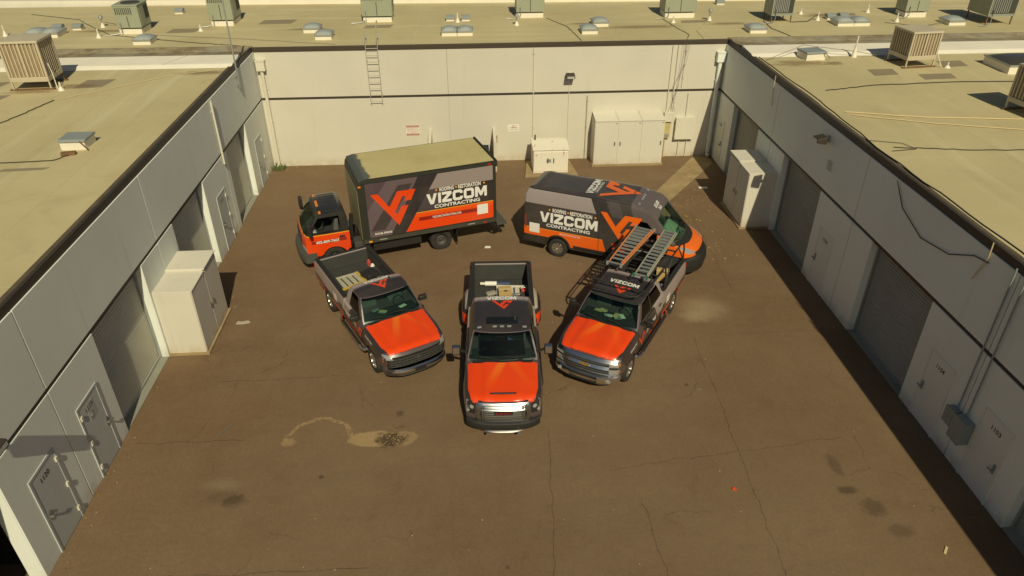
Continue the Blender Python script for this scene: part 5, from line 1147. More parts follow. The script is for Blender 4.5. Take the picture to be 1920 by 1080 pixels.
# ------------------------------------------------------------------ box truck
SX_L = -1
def box_truck():
    loc, rz = heading((-6.35, 23.86), (-.954, -.30), 7); t = thing('box_truck', 'dark box truck with tan roof, orange cab and large white lettering', 'truck', loc, rz, local=True)
    fa, ra, wr, hw = 1.12, 5.08, .42, 1.0
    AR = wr+.08; zb = .60
    def cl(m):
        c = m.mix(m.Z.lt(1.44), (.018, .018, .018), ORANGE); c = m.mix((m.Z-1.425).abs().lt(.018), c, (.85, .36, .03)); return m.mix(m.Z.lt(.72), c, (.75, .06, .005))
    mc = paint('cab_livery', cl, .3, .6)
    def dfm(x, s, z):
        a = abs(x)/hw; tt = max(0, (z-1.4)/.85); x2 = x*(1-.10*tt**1.2); f = max(0, 1-s/.9); return x2*(1-.04*f*a), s+.12*a**3*f, z-.05*a**4*max(0, (tt-.8)/.2)
    outline = [(.10, zb), (.05, .9), (.06, 1.25), (.12, 1.42), (.62, 2.10), (.72, 2.18), (.9, 2.22), (1.52, 2.23), (1.64, 2.17), (1.70, 2.0), (1.72, 1.3), (1.72, zb+.15)]
    outline += [(fa+AR+.05, zb+.15)]+arch(fa, AR, zb+.04)+[(fa-AR-.04, zb)]
    cb = slab(outline, -hw, hw, dfm, .12, 14); o = bm_obj('cab', cb.copy(), mc, t)
    inner = slab([(.30, 1.45), (.72, 2.06), (.85, 2.13), (1.52, 2.14), (1.60, 2.0), (1.62, 1.30), (.32, 1.30)], -hw+.09, hw-.09, dfm, .3, 6)
    wsp = [(-.88, 1.47), (.88, 1.47), (.81, 2.06), (-.81, 2.06)]
    sw = [(.40, 1.50), (.40, 1.62), (.70, 2.05), (1.42, 2.06), (1.45, 1.50)]
    boolean(o, [inner, bm_prism(wsp, -.75, 1.0, 'y'), bm_prism([(-a, b) for a, b in sw], -1.3, 1.3, 'x'), bm_prism([(-.6, 1.6), (.6, 1.6), (.6, 2.0), (-.6, 2.0)], -2.0, -1.55, 'y')])
    pr = Proj([cb]); F_ = ((0, 0, 0), (1, 0, 0), (0, 0, 1), (0, -1, 0))
    pr.lay('windscreen', poly((-.90, 1.455), (.90, 1.455), (.825, 2.075), (-.825, 2.075)), F_, M_glassg, t, .004, .1)
    pr.lay('side_window', poly(*[(-a, b) for a, b in sw]), ((0, 0, 0), (0, 1, 0), (0, 0, 1), (-1, 0, 0)), M_glassd, t, .004, .2)
    pr.lay('rear_window', poly((-.62, 1.58), (.62, 1.58), (.62, 2.02), (-.62, 2.02)), ((0, 0, 0), (1, 0, 0), (0, 0, 1), (0, 1, 0)), M_glassd, t, .004, .2)
    for sx in (-1, 1):
        fr = lambda s, z: (P3(0, s, z), (0, sx, 0), (0, 0, 1), (-sx, 0, 0))
        d = pr.lay('door', poly((-.30, .80), (-.58, .80), (-.58, 1.0), (-.75, 1.0), (-1.62, 1.03), (-1.62, 1.40), (-.30, 1.40)), fr(0, 0), mc, t, .007, .15, .01)
        pr.lay('phone_strip', poly((-.62, -.05), (.62, -.05), (.62, .05), (-.62, .05)), fr(.98, 1.16), M_mar, d, .012, .2)
        pr.lay('phone_number', text2d('602-809-7663', .80, .105, .03, 1.2), fr(.92, 1.16), M_wv, d, .017, .2)
        m = MB(); m.bar(P3(sx*(hw+.0), 1.35, 1.27), P3(sx*(hw), 1.55, 1.27), .05, .07); m.build('handle', M_plast, d, world=False, bevel=.01)
        pr.lay('headlight', poly((sx*.62, .80), (sx*.94, .82), (sx*.96, .98), (sx*.62, .96)), F_, M_clear, t, .02, .1, .02)
        mirror(t, sx*.98, -.34, 1.72, sx, .16, tall=.52, wide=.2)
        wheel(t, sx*.86, -fa, wr, .22, sx, M_steelw, dual=True)
        for x in (.94, .68): wheel(t, sx*x, -ra, wr, .22, sx, M_steelw, dual=True)
        m = MB(); m.box(sx*.62, sx*1.12, -ra-.62, -ra-.6, .2, .95); m.build('mud_flap', M_rubber, t, world=False)
    def bd(x, s, z):
        a = abs(x)/1.03; return x, s+.19*a**4, z
    bm_obj('front_bumper', slab([(-.10, .40), (-.13, .55), (-.10, .72), (.02, .76), (.3, .76), (.3, .40)], -1.03, 1.03, bd, .1, 14), simple('bumper_grey', (.07, .07, .06), .6), t)
    pr.lay('grille', poly((-.55, 1.0), (.55, 1.0), (.55, 1.3), (-.55, 1.3)), F_, M_plast, t, .015, .15, .02)
    for k in range(3): pr.lay('grille_bar', poly((-.52, 1.05+k*.08), (.52, 1.05+k*.08), (.52, 1.08+k*.08), (-.52, 1.08+k*.08)), F_, M_plastg, t, .03, .2, .015)
    top = ((0, 0, 0), (1, 0, 0), (0, 1, 0), (0, 0, -1))
    for k in range(8): pr.lay('roof_rib', poly((-.70+k*.2-.02, -1.5), (-.70+k*.2+.02, -1.5), (-.70+k*.2+.02, -.92), (-.70+k*.2-.02, -.92)), top, mc, t, .016, .2, .016)
    for x in (-.75, -.16, 0, .16, .75): pr.lay('marker_lamp', poly((x-.055, -.84), (x+.055, -.84), (x+.05, -.76), (x-.05, -.76)), top, M_amber, t, .035, 0, .035)
    for x0, x1 in ((-.7, -.1), (.05, .65)): m = MB(); m.tube([(x0, -.15, 1.46), (x1, -.2, 1.53)], .014, 5); m.build('wiper', M_rubber, t, world=False)
    m = MB(); m.box(-.86, .86, -1.55, -.38, 1.29, 1.34); m.build('cabin_floor', M_dash, t, world=False)
    m = MB(); m.prism([(-.30, 1.341), (-.36, 1.50), (-.58, 1.52), (-.66, 1.341)], -.84, .84); m.build('dashboard', M_dashl, t, world=False, bevel=.03)
    for x in (-.45, .45): m = MB(); m.prism([(-1.2, 1.341), (-1.3, 1.85), (-1.42, 1.85), (-1.4, 1.341)], x-.24, x+.24); m.build('seat', M_seat, t, world=False, bevel=.04)
    m = MB(); m.tube([(-.45+.2*math.cos(a), -.78-.12*math.sin(a), 1.56+.12*math.sin(a)) for a in [2*math.pi*i/14 for i in range(15)]], .016, 6); m.build('steering_wheel', M_dash, t, world=False)
    # chassis
    m = MB()
    for x in (-.42, .42): m.box(x-.05, x+.05, -7.1, -.5, .62, .84)
    for s in (fa, ra): m.cyl((-.8, -s, wr), (.8, -s, wr), .08, 10)
    for k in range(7): m.box(-.4, .4, -2.0-k*.8, -1.9-k*.8, .66, .8)
    m.cyl((0, -1.6, .6), (0, -5.0, .5), .06, 8); m.build('chassis', M_rubber, t, world=False)
    for sx in (-1, 1):
        m = MB(); m.box(sx*.5, sx*1.12, -4.3, -2.5, .50, .88); m.build('tool_box', M_plast, t, world=False, bevel=.02)
        m = MB(); m.box(sx*.5, sx*1.0, -2.35, -1.85, .55, .9); m.build('battery_box', M_plastg, t, world=False, bevel=.02)
    m = MB(); m.tube([(-.55, -1.85, .9), (-.62, -1.86, 1.5), (-.62, -1.9, 1.9)], .07, 8); m.build('air_intake', M_plast, t, smooth=50, world=False)
    # cargo box
    bw = 1.275; s0, s1, z0, z1 = 2.14, 7.22, .98, 3.38
    M_boxdk = simple('box_black', (.030, .031, .022), .5)
    def rnd(x, s, z):
        a = abs(x)/bw; return x, s, z-.05*max(0, (a-.93)/.07)*max(0, (z-3.2)/.18)
    bx = slab([(s0, z0), (s0, 3.05), (s0+.05, 3.24), (s0+.16, 3.34), (s0+.32, z1), (s1, z1), (s1, z0)], -bw, bw, None, .5, 16)
    bm_obj('cargo_box', bx.copy(), M_boxdk, t); pbx = Proj([bx])
    mr = Mat('tan_box_roof', .7); c = mr.mix(mr.noise(.7, 5, .6).sm(.35, .7), (.53, .46, .22), (.46, .39, .17)); S = mr.Y*-1.0
    c = mr.mix((S-2.62+(mr.noise(4, 4)-.5)*.35).sm(.05, -.05), c, (.10, .11, .10)); c = mr.mix(mr.noise(1.6, 5, .7).sm(.62, .75)*.4, c, (.33, .27, .12)); mr.col(c)
    pbx.lay('box_roof', poly((-bw+.06, -s1+.06), (bw-.06, -s1+.06), (bw-.06, -s0-.30), (-bw+.06, -s0-.30)), top, mr.m, t, .012, .4, .012)
    pbx.lay('front_cap', poly((-bw+.03, -s0-.302), (bw-.03, -s0-.302), (bw-.03, -s0-.01), (-bw+.03, -s0-.01)), top, simple('cap_grey', (.075, .085, .08), .55), t, .010, .08, .01)
    pbx.lay('front_panel', poly((-bw+.12, 1.05), (bw-.12, 1.05), (bw-.12, 2.95), (-bw+.12, 2.95)), F_, simple('box_front_tan', (.33, .29, .16), .6), t, .01, 0, .01)
    p0, p1, q0, q1 = 2.40, 7.12, 1.13, 3.22; PL, PH = p1-p0, q1-q0
    def gl(m):
        U = (m.Y*-1.0-p0)/PL; W = (m.Z-q0)/PH
        c = m.mix(0.0, DARK, DARK); right = (U-(.278+W*.277)).gt(0.0); left = (U-(.165+W*.235)).lt(0.0)
        c = m.mix(left, c, (.135, .095, .105))
        st = (U-(.03+W*.30)).abs().lt(.055)*W.gt(.12)*W.lt(.9); c = m.mix(left*st, c, (.055, .042, .045))
        st2 = (U-(.0+W*.32-.16)).lt(0.0); c = m.mix(left*st2, c, (.09, .062, .072))
        c = m.mix(right*W.gt(.735), c, (.30, .25, .235))
        mid = right*W.lt(.735); c = m.mix(mid, c, (.034, .027, .026))
        c = m.mix(mid*(U-(.278+W*.277+.16)).lt(0.0), c, (.075, .058, .062))
        c = m.mix(right*W.lt(.335), c, ORANGE); c = m.mix(right*W.lt(.335)*W.sm(.2, .335)*.5, c, (.88, .14, .01)); c = m.mix(right*W.lt(.337)*W.gt(.325), c, (.85, .36, .03)); return c
    mg = paint('box_graphics', gl, .35, .4)
    for sx in (-1, 1):
        fr = lambda u, v: (P3(0, p0+u*PL if sx < 0 else p1-u*PL, q0+v*PH), (0, sx, 0), (0, 0, 1), (-sx, 0, 0))
        sp = pbx.lay('side_panel', poly((-p1, q0), (-p0, q0), (-p0, q1), (-p1, q1)), ((0, 0, 0), (0, 1, 0), (0, 0, 1), (-sx, 0, 0)), mg, t, .008, 0, .008)
        lu = .205 if sx < 0 else .795; tu = .70 if sx < 0 else .30
        pbx.lay('company_logo', (lambda g: ([(x*1.0, y*1.12) for x, y in g[0]], g[1]))(logo2d(1.62)), fr(lu, .475), M_or, sp, .014, 0)
        lockup(type('Q', (), {'lay': lambda self, n, g, f, m_, pa, off=.006, grid=0, *a, **k: pbx.lay(n, g, f, m_, pa, .0145, 0)})(), sp, fr(tu, .55), 2.3)
        pbx.lay('web_strip', poly((-1.12, -.07), (1.12, -.07), (1.12, .07), (-1.12, .07)), fr(.625 if sx < 0 else .375, .205), M_mar, sp, .013, 0)
        pbx.lay('web_address', text2d('VIZCOMCONTRACTING.COM', 1.1, .085, .02, 1.2), fr(.61 if sx < 0 else .39, .205), M_wv, sp, .018, 0)
        pbx.lay('blank_sticker', poly((-.21, -.20), (.21, -.20), (.21, .20), (-.21, .20)), fr(.905 if sx < 0 else .095, .20), M_wv, sp, .014, 0)
        pbx.lay('licence_text', text2d('ROC# 350242', .62, .085, .03), fr(.105 if sx < 0 else .86, .06), M_wv, sp, .014, 0)
        m = MB(); m.box(sx*(bw+.002), sx*(bw+.03), -s1, -s0, z0-.04, z0+.10); m.build('lower_rail', simple('rail_olive', (.075, .075, .055), .5, .3), t, world=False)
        m = MB(); m.box(sx*(bw+.002), sx*(bw+.028), -s1, -s0-.1, 3.25, 3.33); m.build('upper_rail', simple('rail_dark', (.05, .05, .04), .5, .3), t, world=False)
        m = MB(); m.box(sx*(bw+.0095), sx*(bw+.022), -7.135, -7.10, q0, q1); m.build('rear_seam', M_boxdk, t, world=False)
        m = MB(); m.box(sx*(bw+.012), sx*(bw+.03), -s0-.12, -s0-.02, 3.12, 3.18); m.build('marker_lamp', M_amber, t, world=False)
        m = MB(); m.box(sx*(bw+.03), sx*(bw+.045), -7.02, -6.9, 3.26, 3.32); m.build('marker_lamp', M_tail, t, world=False)
        m = MB(); m.box(sx*(bw+.031), sx*(bw+.045), -2.45, -2.33, .97, 1.03); m.build('marker_lamp', M_yel, t, world=False)
        m = MB(); m.box(sx*(bw+.031), sx*(bw+.045), -6.8, -6.68, .97, 1.02); m.build('marker_lamp', M_tail, t, world=False)
        for a in (-6.35, -3.0): m = MB(); m.box(sx*(bw+.031), sx*(bw+.036), a, a+.28, 1.0, 1.04); m.build('reflector_tape', M_clear, t, world=False)
    m = MB(); m.box(-bw-.02, bw+.02, -s1-.06, -s1-.0015, z1-.22, z1+.03); m.build('rear_header', M_boxdk, t, world=False, bevel=.01)
    m = MB(); m.box(-bw+.1, bw-.1, -s1-.03, -s1-.0015, 1.05, z1-.23); m.build('rear_roll_door', M_mv, t, world=False)
    m = MB(); m.box(-bw, bw, -s1-.42, -s1-.03, .74, .82); m.build('rear_step', simple('step_steel', (.10, .10, .085), .6, .4), t, world=False, bevel=.01)
    m = MB(); m.box(-1.1, 1.1, -s1-.4, -s1-.3, .5, .6); m.build('rear_bumper', M_plast, t, world=False, bevel=.02)
    for sx in (-1, 1): m = MB(); m.tube([(sx*1.0, -s1-.3, .55), (sx*1.15, -s1-.05, .6), (sx*1.2, -s1+.2, .9)], .05, 8); m.build('bumper_arm', M_plast, t, smooth=50, world=False)
box_truck()
# ------------------------------------------------------------------ high-roof van
def van():
    loc, rz = heading((8.15, 22.2), (.896, -.443), 6.4); t = thing('cargo_van', 'high-roof dark cargo van with orange nose and an orange logo on its roof', 'van', loc, rz, local=True)
    hw, fa, ra, wr = 1.03, 1.0, 5.1, .365; AR = wr+.075; zb = .40; L = 6.44
    def vl(m):
        S = m.Y*-1.0; Z = m.Z; a = m.X.abs()
        c = m.mix(0.0, (.052, .045, .043), (.052, .045, .043))
        fr = (S-2.25-(Z-1.5)*.25).lt(0.0)*Z.gt(1.35); c = m.mix(fr, c, (.12, .098, .098))
        dg = ((S-3.1-(Z-1.2)*.45).abs()).lt(.28)*Z.gt(1.3); c = m.mix(dg*a.gt(.8), c, (.040, .034, .033))
        dg2 = ((S-2.55-(Z-1.2)*.45).abs()).lt(.22)*Z.gt(2.0); c = m.mix(dg2*a.gt(.8), c, (.085, .072, .07))
        c = m.mix(Z.gt(2.02)*Z.lt(2.53)*(S-3.72-(Z-2.05)*.47).gt(0.0)*a.gt(.80), c, (.33, .285, .28))
        c = m.mix(Z.lt(1.075)*(S-3.26+(Z-.62)*-.33).gt(0.0), c, (.82, .125, .006)); c = m.mix(Z.lt(1.075)*Z.gt(1.05)*S.gt(3.42), c, (.85, .32, .03))
        c = m.mix(Z.lt(1.0)*(S-2.95+(Z-.62)*-.33).lt(0.0)*Z.gt(.5), c, (.60, .075, .005))
        c = m.mix((S-1.05+(Z-1.0)*.0).lt(0.0)*Z.gt(.93)*Z.lt(1.31), c, (.85, .15, .008))
        # bare black plastic along the sill, rear corner and nose
        c = m.mix(S.gt(ra)*Z.lt(.76), c, (.025, .025, .022)); c = m.mix(Z.lt(.50), c, (.025, .025, .022)); c = m.mix(S.lt(.55)*Z.lt(.93), c, (.022, .022, .02))
        c = m.mix((((S-fa).pw(2.0)+(Z-.4).pw(2.0)).sqrt()).lt(AR+.07), c, (.022, .022, .02)); c = m.mix((((S-ra).pw(2.0)+(Z-.4).pw(2.0)).sqrt()).lt(AR+.07), c, (.022, .022, .02))
        return c
    mv = paint('van_wrap', vl, .34, .45)
    def dfm(x, s, z):
        a = abs(x)/hw; tt = max(0, (z-1.15)/1.45); x2 = x*(1-.125*tt**1.7); x2 *= 1-.03*max(0, (.6-z)/.2)
        f = max(0, 1-s/1.75); s2 = s+.42*a**3*f**1.2; x2 *= 1-.05*f
        z2 = z-.09*max(0, (a-.78)/.22)**2*max(0, min(1, (z-2.3)/.25)); bk = max(0, (s-6.2)/.25); x2 *= 1-.02*bk; return x2, s2, z2
    out = [(.08, zb), (.0, .60), (.02, .95), (.08, 1.08), (.28, 1.20), (.66, 1.33), (1.58, 2.16), (1.85, 2.36), (2.15, 2.50), (2.6, 2.58), (3.2, 2.60), (6.15, 2.60), (6.34, 2.54), (6.40, 2.35), (6.44, 1.3), (6.44, .46), (ra+AR+.1, .42)]+arch(ra, AR, zb+.02)+[(ra-AR-.05, zb), (fa+AR+.05, zb)]+arch(fa, AR, zb+.02)
    vb = slab(out, -hw, hw, dfm, .13, 16); o = bm_obj('body', vb.copy(), mv, t)
    inner = slab([(.98, 1.40), (1.70, 2.06), (1.95, 2.24), (2.5, 2.28), (2.5, 1.34), (1.0, 1.34)], -hw+.09, hw-.09, dfm, .3, 6)
    wsp = [(-.84, 1.42), (0, 1.39), (.84, 1.42), (.77, 2.11), (0, 2.15), (-.77, 2.11)]; sw = [(1.42, 1.44), (1.42, 1.55), (1.86, 2.02), (2.22, 2.04), (2.22, 1.42)]
    boolean(o, [inner, bm_prism(wsp, -1.85, 1.0, 'y'), bm_prism([(-a, b) for a, b in sw], -1.3, 1.3, 'x')])
    pr = Proj([vb]); F_ = ((0, 0, 0), (1, 0, 0), (0, 0, 1), (0, -1, 0)); top = ((0, 0, 0), (1, 0, 0), (0, 1, 0), (0, 0, -1))
    pr.lay('windscreen', poly((-.855, 1.405), (0, 1.375), (.855, 1.405), (.785, 2.125), (0, 2.165), (-.785, 2.125)), F_, M_glassg, t, .004, .1)
    pr.lay('cowl_panel', poly((-.88, 1.30), (-.4, 1.262), (0, 1.255), (.4, 1.262), (.88, 1.30), (.85, 1.40), (0, 1.37), (-.85, 1.40)), F_, M_plast, t, .012, .1, .012)
    m = MB(); m.box(-.85, .85, -2.45, -1.02, 1.345, 1.365); m.build('cabin_floor', M_dash, t, world=False)
    m = MB(); m.prism([(-1.02, 1.366), (-1.06, 1.42), (-1.45, 1.48), (-1.55, 1.366)], -.82, .82); m.build('dashboard', M_dashl, t, world=False, bevel=.03)
    for x in (-.5, .5): m = MB(); m.prism([(-2.05, 1.361), (-2.12, 1.80), (-2.24, 1.80), (-2.2, 1.361)], x-.25, x+.25); m.build('seat', M_seat, t, world=False, bevel=.04)
    m = MB(); m.tube([(-.48+.19*math.cos(a), -1.66-.1*math.sin(a), 1.55+.13*math.sin(a)) for a in [2*math.pi*i/14 for i in range(15)]], .016, 6); m.build('steering_wheel', M_dash, t, world=False)
    for sx in (-1, 1):
        fr = lambda s, z: (P3(0, s, z), (0, sx, 0), (0, 0, 1), (-sx, 0, 0))
        pr.lay('side_window', poly(*[(-a, b) for a, b in sw]), fr(0, 0), M_glassd, t, .004, .2)
        d = pr.lay('door', poly((-2.32, .50), (-1.50, .50), (-1.30, .95), (-1.30, 1.38), (-2.32, 1.38)), fr(0, 0), mv, t, .007, .15, .008)
        m = MB(); m.bar(P3(sx*(hw+.0), 2.05, 1.22), P3(sx*hw, 2.22, 1.22), .04, .05); m.build('handle', M_plast, d, world=False, bevel=.008)
        pr.lay('company_logo', (lambda g: ([(x*1.0, y*1.0) for x, y in g[0]], [g[1][0]]))(logo2d(1.5)), fr(2.8, 1.60), plain('van_orange', (.84, .14, .007)), t, .014, .12)
        lockup(pr, t, fr(4.72, 1.56), 2.2)
        pr.lay('blank_sticker', poly((-.2, -.19), (.2, -.19), (.2, .19), (-.2, .19)), fr(6.02, 1.06) if sx > 0 else fr(6.02, 1.06), M_wv, t, .008, .2)
        pr.lay('web_address', text2d('VIZCOMCONTRACTING.COM', .8, .06, .01, 1.2), fr(4.65, .98), M_wv, t, .008, .2)
        pr.lay('side_moulding', poly((-4.45, .50), (-3.0, .50), (-3.0, .60), (-4.5, .60)), fr(0, 0), M_plast, t, .02, .2, .02)
        pr.lay('tail_light', poly((-6.47, 1.0), (-6.36, 1.0), (-6.36, 1.55), (-6.46, 1.55)), fr(0, 0), M_tail, t, .01, .1, .01)
        h = pr.lay('headlight', poly((sx*.62, 1.02), (sx*.90, 1.06), (sx*.965, 1.28), (sx*.90, 1.30), (sx*.66, 1.14)), F_, M_clear, t, .018, .08, .02)
        pr.lay('turn_signal', poly((sx*.90, 1.10), (sx*.97, 1.15), (sx*.985, 1.30), (sx*.94, 1.30)), F_, M_amber, h, .024, 0, .01)
        wheel(t, sx*(hw-.11), -fa, wr, .235, sx, M_alloy, 8); wheel(t, sx*(hw-.11), -ra, wr, .235, sx, M_alloy, 8)
        mirror(t, sx*(hw-.10), -1.38, 1.50, sx, .14, plain('van_orange', (.84, .14, .007)), .36, .2)
        for s in (2.40, 3.55): pr.lay('panel_seam', poly((-s-.008, .62), (-s+.008, .62), (-s+.008, 2.32), (-s-.008, 2.32)), fr(0, 0), M_plast, t, .004, .2)
    def bd(x, s, z):
        a = abs(x)/.985; return x, s+.55*a**3, z
    bm_obj('front_bumper', slab([(-.10, .32), (-.15, .55), (-.12, .82), (-.02, .95), (.3, .95), (.3, .32)], -.985, .985, bd, .1, 14), M_plast, t)
    pr.lay('grille', poly((-.60, .93), (.60, .93), (.64, 1.05), (-.64, 1.05)), F_, M_plast, t, .02, .1, .02)
    for x0, x1 in ((-.72, -.05), (-.02, .68)): m = MB(); m.tube([(x0, -.86, 1.43), ((x0+x1)/2, -.84, 1.47), (x1, -.95, 1.55)], .014, 5); m.build('wiper', M_rubber, t, world=False)
    m = MB(); m.box(-.98, .98, -6.52, -6.44, .42, .58); m.build('rear_bumper', M_plast, t, world=False, bevel=.02)
    m = MB(); m.box(-.9, -.006, -6.455, -6.4415, .6, 2.3); m.build('rear_door', mv, t, world=False, bevel=.004); m = MB(); m.box(.006, .9, -6.455, -6.4415, .6, 2.3); m.build('rear_door', mv, t, world=False, bevel=.004)
    for s in (2.62, 4.30, 4.40, 5.95, 6.05): pr.lay('roof_rib', poly((-.80, -s-.02), (.80, -s-.02), (.80, -s+.02), (-.80, -s+.02)), top, mv, t, .012, .15, .012)
    for sx in (-1, 1): pr.lay('roof_gutter', poly((sx*.845-.012, -6.2), (sx*.845+.012, -6.2), (sx*.845+.012, -2.5), (sx*.845-.012, -2.5)), top, M_plast, t, .008, .2, .008)
    rf = lambda s, x=0: (P3(x, s, 0), (-1, 0, 0), (0, -1, 0), (0, 0, -1))
    pr.lay('company_name', vizcom2d(1.25, .27), rf(4.12), M_wv, t, .014, .15)
    pr.lay('lettering', text2d('CONTRACTING', .95, .095, .02, 1.5), rf(3.9), M_wv, t, .014, .2)
    g = logo2d(1.45); pr.lay('company_logo', ([(x, y*1.28) for x, y in g[0]], g[1]), rf(3.04), plain('van_orange', (.84, .14, .007)), t, .014, .12)
    for x in (-.62, -.18, 0, .18, .62): pr.lay('marker_lamp', poly(*[(x+.05*math.cos(i*.785), -2.28+.05*math.sin(i*.785)) for i in range(8)]), top, M_clear, t, .02, 0, .02)
    pr.lay('phone_number', text2d('602-809', .48, .13, .03), rf(1.80, 0), M_wv, t, .01, .1); pr.lay('phone_number', text2d('7663', .30, .10, .03), rf(1.66, 0), M_wv, t, .01, .1)
van()
# ------------------------------------------------------------------ ladder rack, ladders and cargo
def on(truck, name, label, cat, x, s, z, rz=0, group=None):
    """a separate thing resting on a truck, placed in world space from the truck's own frame"""
    M = Matrix.Translation(truck.location) @ Matrix.Rotation(truck.rotation_euler.z, 4, 'Z'); p = M @ Vector((x, -s, z))
    return thing(name, label, cat, p, truck.rotation_euler.z+rz, group, local=True)
def rack():
    t = on(che, 'ladder_rack', 'black tubular ladder rack over the cab and bed of the crew-cab pickup', 'ladder rack', 0, 4.0, 1.47)
    Z = .78; M = M_plast
    def tube(name, pts, r=.028): m = MB(); m.tube([(x, -(s-4.0), z) for x, s, z in pts], r, 8); m.build(name, M, t, smooth=50, world=False)
    for sx in (-1, 1):
        tube('side_rail', [(sx*.66, 1.98, Z-.06), (sx*.76, 2.12, Z-.01), (sx*.84, 2.5, Z), (sx*.88, 4.0, Z), (sx*.88, 6.05, Z)])
        for s in (3.98, 5.85): tube('upright', [(sx*.93, s, .0), (sx*.93, s, Z*.6), (sx*.885, s+(.0), Z-.02)])
        tube('brace', [(sx*.93, 4.05, Z*.2), (sx*.89, 4.6, Z-.02)], .02); tube('brace', [(sx*.93, 5.8, Z*.2), (sx*.89, 5.3, Z-.02)], .02)
        tube('lower_rail', [(sx*.80, 2.3, Z-.12), (sx*.86, 3.9, Z-.12)], .016)
        for s in (3.98, 5.85): m = MB(); m.box(sx*.93-.07, sx*.93+.07, -(s-4)-.1, -(s-4)+.1, -.005, .012); m.build('foot_plate', M, t, world=False)
    tube('front_loop', [(-.66, 1.98, Z-.06), (-.5, 1.93, Z-.06), (.5, 1.93, Z-.06), (.66, 1.98, Z-.06)])
    for s in (2.3, 3.3, 3.98, 5.0, 5.85): tube('cross_bar', [(-.86, s, Z), (.86, s, Z)])
rack()
def ladder(x0, x1, s0, s1, w0, w1, label, railm, rungm, capm, n=11):
    xm = (x0+x1)/2; t = on(che, 'extension_ladder', label, 'ladder', xm, (s0+s1)/2, 2.285, group='ladders on the rack'); sm = (s0+s1)/2
    for lev, (da, db, k) in enumerate(((0, 0, 1.0), (.12, -.10, .86))):
        z = .03+lev*.06
        for sx in (-1, 1):
            m = MB(); m.bar((x0-xm+sx*w0*k, -(s0+da-sm), z), (x1-xm+sx*w1*k, -(s1+db-sm), z), .024, .055); m.build('rail', railm, t, world=False)
            for (xx, ww, ss) in ((x0, w0, s0+da), (x1, w1, s1+db)):
                if lev == 0: m = MB(); m.box(xx-xm+sx*ww-.03, xx-xm+sx*ww+.03, -(ss-sm)-.04, -(ss-sm)+.04, 0, .10); m.build('end_cap', capm, t, world=False)
        for i in range(n):
            f = (i+.5+lev*.35)/n; f = min(f, .985); s = s0+da+(s1+db-s0-da)*f; x = x0+(x1-x0)*f-xm; w = (w0+(w1-w0)*f)*k-.014
            m = MB(); m.prism([(-(s-sm)-.036, z-.012), (-(s-sm)+.036, z-.012), (-(s-sm)+.036, z+.012), (-(s-sm)-.036, z+.012)], x-w, x+w); m.build('rung', rungm, t, world=False)
M_fib = simple('fibreglass_orange', (.68, .25, .09), .5); M_alu = simple('ladder_aluminium', (.42, .43, .40), .4, .6); M_fiby = simple('fibreglass_grey_yellow', (.36, .36, .27), .5)
ladder(.49, .48, 3.2, 5.92, .22, .33, 'salmon-orange fibreglass ladder, left of the two on the rack', M_fib, M_alu, M_greyblue, 11)
ladder(-.45, -.35, 2.9, 6.12, .20, .22, 'grey ladder with green end caps, right of the two on the rack', M_fiby, M_alu, simple('green_cap', (.02, .18, .11), .5), 14)
def crate(truck, name, label, cat, x, s, z, sx, sy, sz, mat, rz=0, lid=None, bevel=.01):
    t = on(truck, name, label, cat, x, s, z, rz); m = MB(); m.box(-sx/2, sx/2, -sy/2, sy/2, 0, sz); m.build('body', mat, t, world=False, bevel=bevel)
    if lid: m = MB(); m.box(-sx/2-.008, sx/2+.008, -sy/2-.008, sy/2+.008, sz+.001, sz+.03); m.build('lid', lid, t, world=False, bevel=.006)
    return t
M_card = simple('cardboard', (.50, .34, .13), .85)
def carton(truck, label, x, s, z, sx, sy, sz, rz):
    t = crate(truck, 'cardboard_box', label, 'box', x, s, z, sx, sy, sz, M_card, rz, bevel=.004)
    m = MB(); m.box(-sx/2-.001, sx/2+.001, -.03, .03, sz+.0005, sz+.003); m.build('tape', M_cablet, t, world=False); m = MB(); m.box(-sx*.2, sx*.1, .06, .14, sz+.0005, sz+.002); m.build('label_patch', M_plastg, t, world=False)
fz = .82
carton(che, 'cardboard box in the bed of the crew-cab pickup', -.42, 5.5, fz, .42, .38, .34, .3)
crate(che, 'tool_chest', 'grey tool chest behind the cab of the crew-cab pickup', 'tool chest', -.2, 4.15, fz, 1.3, .45, .5, M_greyblue, 0, M_greyblue)
crate(che, 'tool_bag', 'dark tool bag in the middle of the laddered pickup bed', 'bag', .3, 5.0, fz, .5, .35, .28, M_plast, .5, None, .06)
crate(che, 'material_bundle', 'tan shingle bundle deep in the laddered pickup bed', 'bundle', .35, 4.5, fz, .6, .35, .22, simple('bundle_tan', (.34, .28, .17), .8), .1, None, .02)
crate(che, 'tool_case', 'black case at the rear of the laddered pickup bed', 'case', .1, 5.75, fz, .5, .4, .4, M_plastg, .2, M_plast)
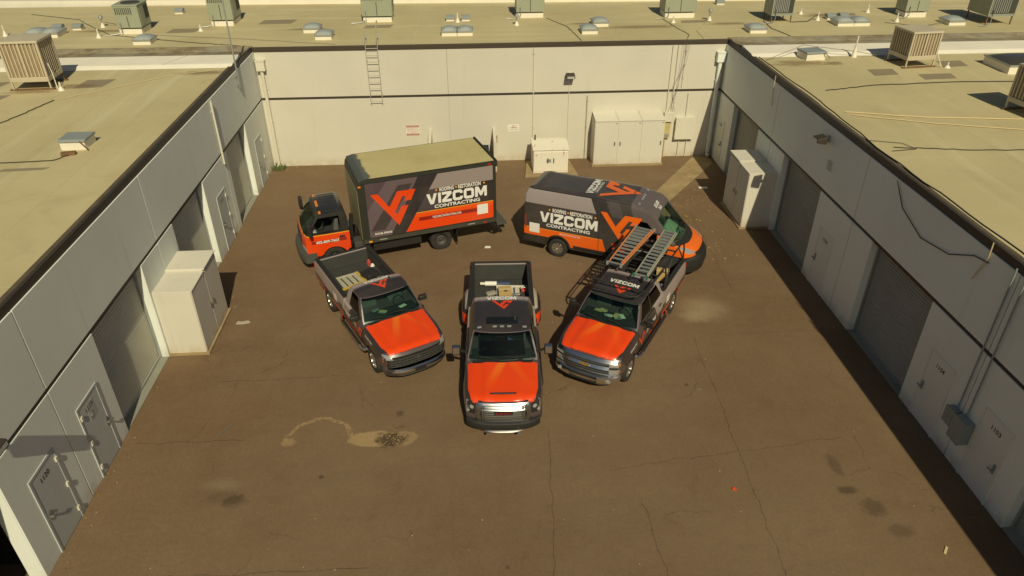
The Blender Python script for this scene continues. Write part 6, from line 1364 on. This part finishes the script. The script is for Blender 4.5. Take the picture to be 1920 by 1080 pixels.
# single-cab bed: folded step ladder and a few bottles
def step_ladder(truck, x, s, z, rz, label, railm, stepm, n, l, w, tilt=0):
    t = on(truck, 'step_ladder', label, 'ladder', x, s, z, rz); t.rotation_euler.x = tilt
    for sx in (-1, 1): m = MB(); m.bar((sx*w/2, -l/2, .05), (sx*w/2*.8, l/2, .05), .03, .08); m.build('rail', railm if sx > 0 else stepm, t, world=False)
    for i in range(n):
        y = -l/2+.08+(l-.16)*i/(n-1); m = MB(); m.box(-w/2*.92, w/2*.92, y-.075, y+.075, .035, .06); m.build('step', stepm, t, world=False)
    m = MB(); m.box(-w/2*.85, w/2*.85, l/2-.02, l/2+.06, .02, .10); m.build('top_cap', railm, t, world=False)
step_ladder(sil, .32, 4.85, .86, R(95), 'folded cream step ladder with a yellow rail lying in the single-cab pickup bed', simple('yellow_rail', (.55, .38, .06), .5), simple('ladder_cream', (.42, .39, .29), .6), 5, .95, .8)
for i, (x, s, mt_, lab) in enumerate(((-.74, 5.6, M_red, 'red spray bottle by the tailgate in the single-cab pickup bed'), (-.74, 5.25, M_white, 'white jug along the side of the single-cab pickup bed'), (-.70, 4.35, M_plastg, 'dark grey bottle at the wheel well of the single-cab pickup bed'))):
    t = on(sil, 'bottle', lab, 'bottle', x, s, fz, group='bottles in the single-cab bed'); m = MB(); m.lathe([(0, 0), (.07, 0), (.075, .02), (.075, .2), (.03, .27), (.03, .29)], 12); m.build('body', mt_, t, world=False, smooth=50); m = MB(); m.cyl((0, 0, .291), (0, 0, .33), .035, 10); m.build('cap', M_plast, t, world=False)
crate(sil, 'tool_bag', 'dark tool bag against the front corner of the single-cab pickup bed', 'bag', -.45, 4.75, fz, .5, .5, .3, M_plast, .3, None, .07)
# dual-wheel pickup bed
t = on(gmc, 'membrane_roll', 'white and blue roll lying across the bed of the dual-wheel pickup', 'roll', .12, 6.3, fz+.02)
m = MB(); m.cyl((-.42, 0, .09), (.02, -.01, .09), .085, 14); m.build('wrapped_half', simple('roll_blue', (.025, .045, .10), .6), t, world=False, smooth=50)
m = MB(); m.cyl((.021, -.01, .09), (.40, -.02, .09), .08, 14); m.build('pale_half', M_white, t, world=False, smooth=50)
m = MB(); m.cyl((.401, -.02, .09), (.56, -.025, .09), .05, 14); m.build('core', M_cream, t, world=False, smooth=50)
carton(gmc, 'tan cardboard box beside the pale ladder in the dual-wheel pickup bed', -.12, 5.5, fz+.12, .40, .40, .28, .05)
step_ladder(gmc, -.32, 5.85, fz+.08, R(90), 'short pale aluminium ladder lying in the dual-wheel pickup bed', M_alu, simple('ladder_pale', (.6, .57, .47), .5), 5, .95, .55)
t = on(gmc, 'bucket', 'small red bucket in the corner of the dual-wheel pickup bed', 'bucket', -.74, 5.75, fz); m = MB(); m.lathe([(0, .01), (.07, .0), (.09, .22), (.095, .22), (.075, .02), (0, .02)], 14); m.build('pail', simple('bucket_red', (.62, .04, .015), .5), t, world=False, smooth=50)
m = MB(); m.tube([(.09*math.cos(a), 0, .22+.08*math.sin(a)) for a in [math.pi*i/8 for i in range(9)]], .006, 5); m.build('handle', M_steel, t, world=False)
crate(gmc, 'rag_bundle', 'crumpled grey rag bundle near the cab in the dual-wheel pickup bed', 'rags', .32, 5.8, fz, .34, .2, .12, simple('rag', (.30, .28, .22), .9), .4, None, .05)
